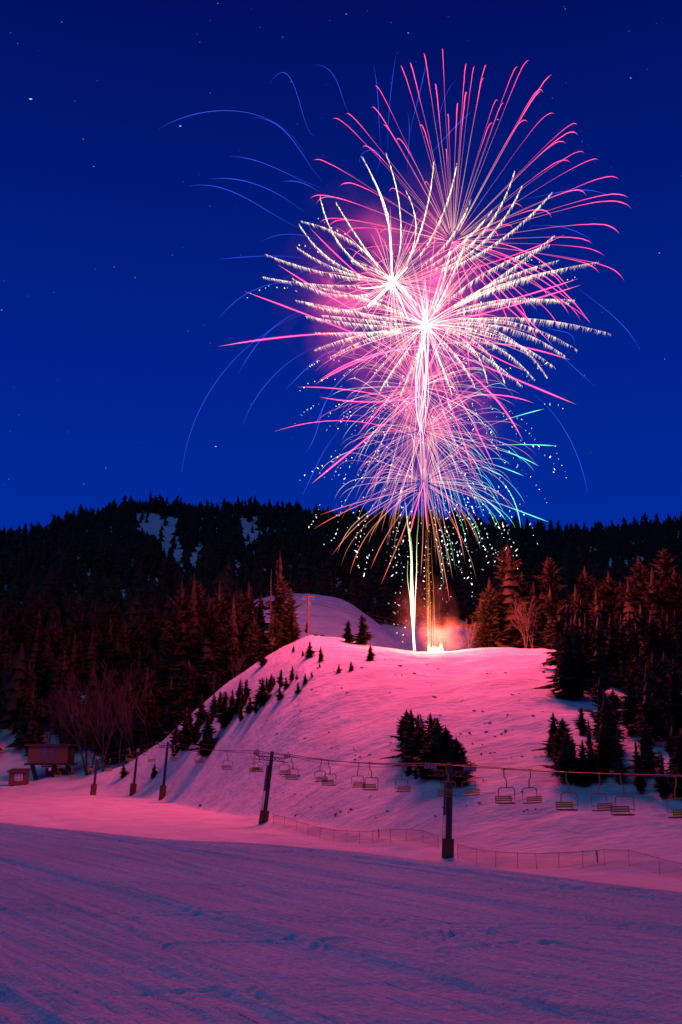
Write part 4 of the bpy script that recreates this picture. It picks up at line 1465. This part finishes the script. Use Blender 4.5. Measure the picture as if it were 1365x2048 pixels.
for k in range(9):
    x0 = 846 + r.normal() * 9
    P = px_path([(x0 + r.normal() * 4, 555 + 60 * r.random()), (850 + r.normal() * 4, 650), (842 + r.normal() * 8, 760), (838 + r.normal() * 10, 800 + 90 * r.random())], 16, r.uniform(-3, 3))
    n = len(P)
    streak(P, lerp_r([(0, 0.02), (0.4, 0.05), (1, 0.02)], n), np.tile(HOT * 0.8, (n, 1)), B3, 4, 'hot_streak')
burst_lights(B3, c3, 0.60e5, (1.0, 0.065, 0.22), 15, 3)

# 4: strong magenta comets crossing the middle
r = np.random.default_rng(404)
B4, c4 = burst('thick magenta comet streaks shooting outward from the central column', 853, 680)
for pts, w in (([(853, 668), (640, 668), (438, 693)], .17), ([(840, 720), (680, 655), (490, 583)], .14), ([(853, 690), (690, 610), (556, 529)], .14), ([(853, 650), (730, 560), (620, 455)], .11),
               ([(870, 690), (1000, 745), (1153, 809)], .17), ([(840, 790), (730, 880), (624, 967)], .17), ([(870, 700), (985, 790), (1046, 880)], .15),
               ([(860, 690), (740, 715), (632, 768)], .17), ([(865, 700), (745, 710), (640, 760)], .12), ([(855, 640), (1020, 600), (1157, 557)], .15), ([(855, 655), (1000, 618), (1162, 570)], .15),
               ([(865, 690), (1020, 690), (1140, 720)], .15), ([(850, 815), (700, 780), (596, 774)], .10), ([(845, 880), (700, 842), (550, 863)], .06),
               ([(855, 690), (905, 820), (950, 950)], .10), ([(850, 690), (880, 800), (930, 930)], .10), ([(860, 820), (960, 790), (1068, 806)], .12), ([(855, 790), (800, 800), (640, 794)], .12),
               ([(865, 700), (900, 760), (990, 935)], .10), ([(848, 965), (832, 1020), (820, 1070)], .12), ([(848, 965), (851, 1010), (856, 1062)], .12),
               ([(860, 560), (1000, 520), (1130, 470)], .08), ([(800, 575), (900, 660), (1060, 745)], .08), ([(860, 700), (800, 770), (715, 870)], .11), ([(905, 484), (990, 590), (1052, 646)], .09),
               ([(905, 484), (1010, 560), (1075, 620)], .09), ([(905, 484), (950, 600), (975, 700)], .08), ([(905, 484), (1080, 520), (1140, 580)], .09), ([(905, 484), (1100, 560), (1180, 645)], .09),
               ([(905, 484), (1050, 540), (1150, 610)], .08), ([(905, 484), (930, 640), (940, 760)], .07), ([(905, 484), (1020, 600), (1105, 690)], .09), ([(905, 484), (880, 620), (860, 760)], .07)):
    P = px_path(pts, 22, r.uniform(-14, 14))
    n = len(P)
    w *= 0.52
    streak(P, lerp_r([(0, w * 0.35), (0.4, w * 0.75), (0.78, w), (0.93, w * 0.6), (1, 0.02)], n), lerp_cols([(0, PINK * 1.5), (0.3, MAG * 1.1), (0.85, MAG * 1.2), (0.95, ORANGE * 0.8), (1, ORANGE * 0.2)], n), B4, halo=0.08)

# 5-7: lower bursts, finer orange and salmon streaks, white crackle, green tips
def lower(label, px, row, n_, Lm, cols, G, seed, green=0.0, watts=0, down=1.0, col=(1.0, 0.06, 0.12)):
    r = np.random.default_rng(seed)
    B, c = burst(label, px, row)
    for i in range(n_):
        d = sphere_dir(r)
        if d[2] < -0.5 and r.random() > down:
            continue
        P = radial_path(c, d, Lm * (0.55 + 0.55 * r.random()), 2.2, G * (0.7 + 0.7 * r.random()), 16, 0.05)
        n = len(P)
        base = cols[int(r.random() * len(cols))]
        if r.random() < green and d[0] > 0.15:
            C = lerp_cols([(0, SALMON), (0.4, base * 0.5), (0.62, GREEN * 0.7), (0.9, GREEN * 0.9), (1, GREEN * 0.2)], n)
        else:
            C = lerp_cols([(0, SALMON * 0.7), (0.15, base * 0.8), (0.75, base * 0.8), (1, base * 0.1)], n)
        streak(P, lerp_r([(0, 0.018), (0.4, 0.025), (0.8, 0.030), (1, 0.012)], n), C * (0.4 + 0.75 * r.random()), B)
    # crackle: dotted ends
    pts, cs = [], []
    for i in range(int(n_ * 0.30)):
        d = sphere_dir(r)
        if d[2] > 0.85:
            continue
        P = radial_path(c, d, Lm * (0.8 + 0.45 * r.random()), 2.0, G * 1.9, 40)
        s0 = int(18 + 10 * r.random())
        step = 2 + int(2 * r.random())
        for k in range(s0, 40, step):
            if r.random() < 0.7:
                pts.append(P[k] + r.normal(size=3) * 0.08)
                cs.append(WHITE * (0.12 + 0.75 * r.random() ** 2) * np.array([0.9, 1.0, 1.0]))
    dots(pts, 0.085, cs, B, r)
    if watts:
        burst_lights(B, c, watts, col, 17, seed)
    return B, c

B5, c5 = lower('salmon burst of fine streaks and white crackle under the central burst', 838, 775, 140, 20.0, [SALMON, CREAM * 1.2, ORANGE, PINK * 0.8, SALMON, CREAM], 3.0, 505, 0.10, 1.3e5)
B6, c6 = lower('orange and pink burst with mint green tips on its right', 846, 862, 165, 20.5, [ORANGE, SALMON, CREAM, PINK * 0.7, ORANGE, SALMON], 4.0, 606, 0.45, 1.3e5)
B7, c7 = lower('lowest burst with drooping pink and orange streaks above the treeline', 847, 964, 130, 18.5, [PINK * 0.8, SALMON, ORANGE, CREAM], 5.0, 707, 0.4, 0.28e5, 0.35, (1.0, 0.06, 0.07))
r = np.random.default_rng(808)
for pts in ([(835, 975), (720, 1010), (628, 1058)], [(835, 980), (740, 1030), (665, 1110)], [(835, 985), (750, 1050), (700, 1148)], [(838, 985), (780, 1060), (742, 1138)], [(840, 985), (800, 1080), (763, 1168)],
            [(858, 980), (880, 1090), (900, 1203)], [(858, 975), (920, 1020), (957, 1088)], [(850, 985), (868, 1060), (884, 1150)], [(846, 985), (846, 1080), (842, 1150)], [(840, 985), (815, 1040), (800, 1090)],
            [(835, 980), (700, 1010), (640, 1030)], [(862, 975), (905, 1040), (925, 1090)]):
    P = px_path(pts, 18, r.uniform(-6, 6)); n = len(P)
    streak(P, lerp_r([(0, 0.03), (0.7, 0.06), (1, 0.015)], n), lerp_cols([(0, SALMON * 0.6), (0.3, ORANGE * 0.45), (0.7, ORANGE * 0.45 + PINK * 0.1), (0.88, np.array([2.2, 0.25, 0.2])), (1, np.array([0.6, 0.05, 0.04]))], n), B7, 4, 'falling_streak')
for pts in ([(870, 960), (980, 1000), (1098, 1044)], [(880, 930), (1000, 960), (1042, 1056)], [(870, 950), (960, 990), (1012, 1040)], [(900, 900), (1000, 890), (1114, 892)], [(890, 890), (1000, 900), (1078, 932)], [(930, 870), (1010, 840), (1088, 818)],
            [(900, 910), (990, 930), (1048, 952)], [(905, 900), (960, 930), (1006, 952)]):
    P = px_path(pts, 18, r.uniform(-6, 6)); n = len(P)
    streak(P, lerp_r([(0, 0.02), (0.6, 0.045), (0.9, 0.075), (1, 0.02)], n), lerp_cols([(0, PINK * 0.3), (0.5, SALMON * 0.4), (0.7, GREEN * 0.8), (0.92, GREEN), (1, GREEN * 0.3)], n), B6)

# loose white crackle hanging around the show
r = np.random.default_rng(909)
chains = [[(495, 598), (520, 578), (560, 574), (600, 585)], [(632, 435), (650, 445), (668, 458), (700, 470)], [(596, 490), (625, 500), (650, 515), (690, 530)], [(1050, 530), (1110, 545), (1150, 556), (1152, 548)],
          [(1075, 740), (1090, 728), (1105, 735), (1110, 742)], [(1085, 808), (1105, 808), (1125, 816), (1135, 824)], [(600, 960), (620, 945), (650, 930), (690, 900)], [(598, 790), (615, 770), (650, 760), (680, 755)],
          [(1110, 890), (1120, 920), (1128, 940), (1133, 970)], [(890, 1050), (896, 1080), (898, 1130), (900, 1140)], [(930, 1000), (960, 1040), (985, 1100), (990, 1130)], [(960, 1000), (985, 1035), (1000, 1060), (1003, 1130)],
          [(900, 1000), (930, 1070), (943, 1150), (948, 1208)], [(880, 1060), (884, 1130), (882, 1180), (884, 1200)], [(1040, 1020), (1060, 1050), (1070, 1075), (1077, 1095)], [(1000, 1030), (1020, 1075), (1030, 1095), (1034, 1120)],
          [(690, 1000), (680, 1030), (672, 1070), (640, 1090)], [(720, 1020), (715, 1060), (712, 1090), (725, 1150)], [(745, 1100), (735, 1125), (730, 1145), (720, 1160)], [(812, 1240), (808, 1262), (806, 1282), (810, 1290)],
          [(820, 1060), (800, 1100), (795, 1130), (790, 1150)], [(640, 1010), (632, 1035), (622, 1050), (614, 1060)], [(915, 1010), (960, 1070), (975, 1110), (978, 1135)], [(860, 1050), (850, 1120), (848, 1160), (845, 1200)],
          [(1040, 880), (1080, 900), (1110, 930), (1100, 960)], [(870, 1050), (905, 1090), (925, 1140), (930, 1165)]]
B8, c8 = burst('scattered white crackling sparks falling around the lower bursts', 900, 1050)
pts, cs = [], []
for ch in chains:
    P = px_path(ch, 60, r.uniform(-8, 8))
    L = np.linalg.norm(np.diff(P, axis=0), axis=1).sum()
    m = max(4, int(L / 1.25))
    for k in range(m):
        q = P[int((k + 0.6 * r.random()) / m * 59)]
        pts.append(q + r.normal(size=3) * 0.12)
        cs.append(WHITE * (0.2 + 0.8 * r.random() ** 1.5))
dots(pts, 0.095, cs, B8, r, 'crackle')
P0 = np.array([(r.normal(930, 70), 990 + 150 * r.random() ** 1.3) for i in range(60)])
dots([at_y(a, b_, YF + r.uniform(-8, 8)) for a, b_ in P0], 0.075, [WHITE * (0.15 + 0.7 * r.random() ** 2) for _ in P0], B8, r, 'crackle')

# faint blue arcs
B9, c9 = burst('faint thin blue arcs reaching far out to the left and right', 800, 600)
r = np.random.default_rng(1010)
for pts in ([(610, 308), (540, 240), (430, 222), (318, 258)], [(645, 362), (600, 300), (555, 250), (505, 235)], [(630, 270), (595, 190), (568, 145), (540, 168)], [(698, 225), (675, 165), (655, 137), (632, 130)],
            [(640, 375), (560, 340), (500, 318), (460, 313)], [(605, 458), (520, 412), (450, 378), (378, 372)], [(610, 425), (540, 380), (480, 360), (422, 358)], [(640, 385), (610, 368), (585, 362), (565, 364)],
            [(660, 490), (600, 470), (560, 470), (520, 485)], [(610, 517), (550, 512), (490, 514), (440, 518)], [(590, 565), (530, 572), (475, 600), (438, 638)], [(650, 615), (500, 690), (410, 800), (364, 945)],
            [(620, 620), (560, 645), (510, 695), (478, 746)], [(640, 690), (560, 740), (510, 800), (485, 852)], [(700, 690), (640, 715), (595, 755), (570, 780)], [(655, 790), (640, 840), (622, 890), (612, 905)],
            [(762, 290), (758, 230), (754, 170), (748, 133)], [(776, 300), (779, 220), (785, 160), (792, 112)], [(816, 340), (818, 290), (819, 250), (816, 225)], [(820, 270), (836, 200), (848, 150), (853, 118)],
            [(1050, 398), (1110, 386), (1170, 380), (1220, 392)], [(1060, 452), (1110, 452), (1150, 462), (1185, 482)], [(1155, 575), (1200, 610), (1250, 655), (1278, 695)], [(1075, 680), (1120, 710), (1160, 745), (1190, 772)],
            [(1070, 790), (1130, 860), (1160, 925), (1176, 985)], [(870, 260), (885, 210), (900, 175), (912, 160)], [(860, 310), (900, 265), (930, 235), (945, 222)], [(722, 330), (728, 305), (740, 300), (752, 345)],
            [(560, 560), (600, 545), (650, 530), (700, 520)], [(700, 740), (660, 790), (640, 830), (628, 860)], [(1080, 640), (1110, 660), (1140, 668), (1150, 690)], [(680, 860), (650, 900), (620, 960), (605, 990)]):
    P = px_path(pts, 26, r.uniform(-25, 25)); n = len(P)
    k = 0.7 + 0.6 * r.random()
    streak(P, lerp_r([(0, 0.02), (0.4, 0.045), (0.8, 0.045), (1, 0.02)], n), lerp_cols([(0, BLUE * 0.5), (0.4, BLUE * k), (0.75, BLUE * k * 1.3), (1, BLUE * 0.4)], n), B9, 4, 'blue_arc')

# rising trails from the launch place
r = np.random.default_rng(1111)
LP = at_y(870, 1302, 183.0)
def wiggle(pts, amp, Y, n=40):
    P = px_path(pts, n, 0, Y)
    P[:, 0] += amp * np.sin(np.linspace(0, 14, n) + r.random() * 6) * np.linspace(0.3, 1, n) * (0.6 + 0.5 * r.random(n))
    P[:, 1] += amp * np.cos(np.linspace(0, 11, n) + r.random() * 6)
    return P
TR1 = thing('rising_trail', 'white and pale green rocket trail climbing from left end of the launch place', 'firework')
for pts, w in (([(828, 1304), (827, 1240), (824, 1150), (816, 1040), (811, 1005)], .15), ([(832, 1304), (828, 1250), (826, 1160), (818, 1050)], .09), ([(829, 1304), (824, 1220), (822, 1140), (820, 1060)], .09),
               ([(828, 1290), (822, 1215), (817, 1165), (815, 1120)], .06), ([(829, 1260), (832, 1180), (834, 1110), (838, 1020)], .05)):
    P = wiggle(pts, 0.10, 184.0); n = len(P)
    streak(P, lerp_r([(0, w * 0.7), (0.35, w), (1, w * 0.3)], n), lerp_cols([(0, HOT * 0.5), (0.3, np.array([4.5, 4.5, 2.6])), (0.7, np.array([1.6, 1.9, 0.9])), (1, np.array([0.5, 0.8, 0.3]))], n), TR1, 5, 'hot_streak')
TR2 = thing('rising_trail', 'golden glittering trails climbing straight up from the launch fire', 'firework')
for pts, w in (([(857, 1300), (855, 1220), (853, 1140), (851, 1060)], .06), ([(861, 1300), (860, 1200), (857, 1100), (853, 1010)], .06), ([(866, 1300), (866, 1240), (868, 1180), (868, 1150)], .05), ([(870, 1298), (869, 1220), (866, 1150), (862, 1060)], .05),
               ([(880, 1298), (880, 1260), (879, 1230), (879, 1200)], .03), ([(859, 1300), (857, 1200), (855, 1090), (850, 1010)], .06)):
    P = wiggle(pts, 0.06, 184.5); n = len(P)
    streak(P, lerp_r([(0, w), (0.6, w * 0.6), (1, w * 0.25)], n), lerp_cols([(0, np.array([2.2, 0.9, 0.3])), (0.4, np.array([0.8, 0.26, 0.05])), (1, np.array([0.3, 0.07, 0.015]))], n), TR2, 5, 'gold_streak')
P0 = [(858 + r.normal() * 3.0, 1090 + 200 * r.random()) for _ in range(90)]
dots([at_y(a, b_, 184.5 + r.normal() * 0.4) for a, b_ in P0], 0.055, [np.array([2.0, 0.9, 0.2]) * (0.4 + 0.8 * r.random()) for _ in P0], TR2, r)

# launch fire: a row of burning mortar mouths behind the crest
FIRE = thing('launch_fire', 'row of yellow-white flames at the launch place on the knoll crest', 'fire', (LP[0], LP[1], h1(LP[0], LP[1])))
r = np.random.default_rng(1212)
for k in range(9):
    px = 858 + 28 * (k + 0.3 * r.random()) / 8.5
    p = at_y(px, 1303, 182.0) - np.array(FIRE.location)
    Hf = (0.75 + 0.5 * r.random()) * (1.35 if k in (0, 7, 8) else 1.0)
    b = MB()
    P = [p + np.array([0.10 * r.normal() * q, 0.1 * r.normal() * q, -0.3 + (Hf + 0.3) * q]) for q in np.linspace(0, 1, 7)]
    b.tube(P, [0.12, 0.2, 0.24, 0.2, 0.15, 0.08, 0.02], 7, C=lerp_cols([(0, HOT), (0.5, np.array([5, 2.6, 0.9])), (1, np.array([3.0, 0.7, 0.2]))], 7))
    b.build('flame', M['glow'], FIRE, True)
point_light(FIRE, (0.3, 0.6, 3.2), 7.5e4, (1.0, 0.11, 0.05), 0.35, 'flame_light')

# ------------------------------------------------------------------ smoke
def smoke_mat(name, dens, col, scale, seed, aniso=0.0, lo=0.42, hi=0.72):
    m = bpy.data.materials.new(name)
    m.use_nodes = True
    t = m.node_tree
    t.nodes.clear()
    L = t.links.new
    o = t.nodes.new('ShaderNodeOutputMaterial')
    v = t.nodes.new('ShaderNodeVolumePrincipled')
    v.inputs['Color'].default_value = (*col, 1)
    v.inputs['Anisotropy'].default_value = aniso
    c = t.nodes.new('ShaderNodeTexCoord')
    g = t.nodes.new('ShaderNodeTexGradient')
    g.gradient_type = 'SPHERICAL'
    L(c.outputs['Object'], g.inputs['Vector'])
    mp = t.nodes.new('ShaderNodeMapping')
    mp.inputs['Location'].default_value = (seed, seed * 0.7, 0)
    L(c.outputs['Object'], mp.inputs['Vector'])
    n = t.nodes.new('ShaderNodeTexNoise')
    n.inputs['Scale'].default_value = scale
    n.inputs['Detail'].default_value = 3
    L(mp.outputs[0], n.inputs['Vector'])
    mr = t.nodes.new('ShaderNodeMapRange')
    mr.inputs['From Min'].default_value = lo
    mr.inputs['From Max'].default_value = hi
    L(n.outputs['Fac'], mr.inputs['Value'])
    a = t.nodes.new('ShaderNodeMath'); a.operation = 'MULTIPLY'
    L(mr.outputs[0], a.inputs[0]); L(g.outputs['Fac'], a.inputs[1])
    b = t.nodes.new('ShaderNodeMath'); b.operation = 'MULTIPLY'; b.inputs[1].default_value = dens
    L(a.outputs[0], b.inputs[0])
    L(b.outputs[0], v.inputs['Density'])
    L(v.outputs[0], o.inputs['Volume'])
    return m

def smoke_ball(loc, size, mat, label):
    b = MB()
    V, F = [], []
    n, m = 9, 14
    for i in range(n):
        ph = -math.pi / 2 + math.pi * (i + 0.0) / (n - 1)
        for k in range(m):
            a = k * 2 * math.pi / m
            V.append((math.cos(a) * math.cos(ph) * 1.02, math.sin(a) * math.cos(ph) * 1.02, math.sin(ph) * 1.02))
    for i in range(n - 1):
        for k in range(m):
            F.append((i * m + k, i * m + (k + 1) % m, (i + 1) * m + (k + 1) % m, (i + 1) * m + k))
    b.add(V, F)
    o = tag(b.build('smoke', mat), label, 'smoke', kind='stuff')
    o.location = loc
    o.scale = size
    return o

smoke_ball(at_y(800, 570, YF + 2), (27, 20, 27), smoke_mat('upper_smoke', 0.026, (0.9, 0.9, 0.9), 2.9, 3.0, 0.0, 0.50, 0.74), 'thin magenta lit smoke hanging between the upper bursts')
smoke_ball(at_y(860, 790, YF + 2), (17, 14, 18), smoke_mat('lower_smoke', 0.010, (0.9, 0.9, 0.9), 2.9, 8.0, 0.0, 0.48, 0.74), 'thin pink lit smoke around the lower bursts')
smoke_ball(at_y(888, 1274, 188), (5.2, 4.0, 4.6), smoke_mat('ground_smoke', 0.10, (0.9, 0.9, 0.9), 1.5, 1.0, 0.0, 0.40, 0.66), 'pink glowing smoke cloud rising from the launch fire')
smoke_ball(at_y(852, 1235, 191), (7.0, 4.0, 9.0), smoke_mat('drift_smoke', 0.05, (0.9, 0.9, 0.9), 1.7, 6.0, 0.0, 0.42, 0.70), 'thin reddish smoke drifting up beside the rocket trail')

# ------------------------------------------------------------------ stars
r = np.random.default_rng(1313)
stars = [(62, 198, 2.6), (361, 252, 1.9), (817, 66, 1.4), (693, 28, 1.3), (436, 7, 1.1), (124, 44, 1.0), (566, 74, 0.9), (188, 333, 1.2), (167, 278, 1.1), (1262, 156, 1.5), (432, 893, 1.5), (1131, 18, 1.0), (996, 239, 1.5), (1319, 506, 1.3),
         (229, 534, 0.9), (271, 555, 0.9), (4, 620, 1.2), (421, 186, 0.8), (583, 163, 0.9), (521, 55, 0.7), (400, 84, 0.7), (22, 66, 0.8), (36, 87, 0.8), (1258, 62, 0.7), (212, 936, 0.8), (168, 968, 0.8), (150, 202, 0.7), (1165, 283, 0.8), (783, 45, 0.7),
         (1330, 718, 0.9), (1170, 750, 0.8), (376, 662, 0.7), (345, 510, 0.7), (420, 412, 0.7), (18, 958, 0.7), (1105, 196, 0.7)]
for i in range(120):
    stars.append((r.uniform(-200, 1560), r.uniform(-150, 1000), 0.35 + 0.3 * r.random()))
b = MB()
for px, row, s in stars:
    p = at_y(px, row, 5200.0)
    w = 2.6 * s * 1.5
    hh_ = 2.6 * (0.55 + 0.3 * s)
    c = np.array([0.75, 0.9, 1.25]) * (0.30 * s + 0.12 * s * s)
    V = np.array([(w, 0, -0.2 * hh_), (-w, 0, 0.2 * hh_), (0, hh_, 0), (0, -hh_, 0), (0, 0, hh_), (0, 0, -hh_)]) + p
    b.add(V, OCT_F, [c] * 6)
tag(b.build('stars', M['glow']), 'small white stars scattered over the dark blue sky', 'stars', kind='stuff')
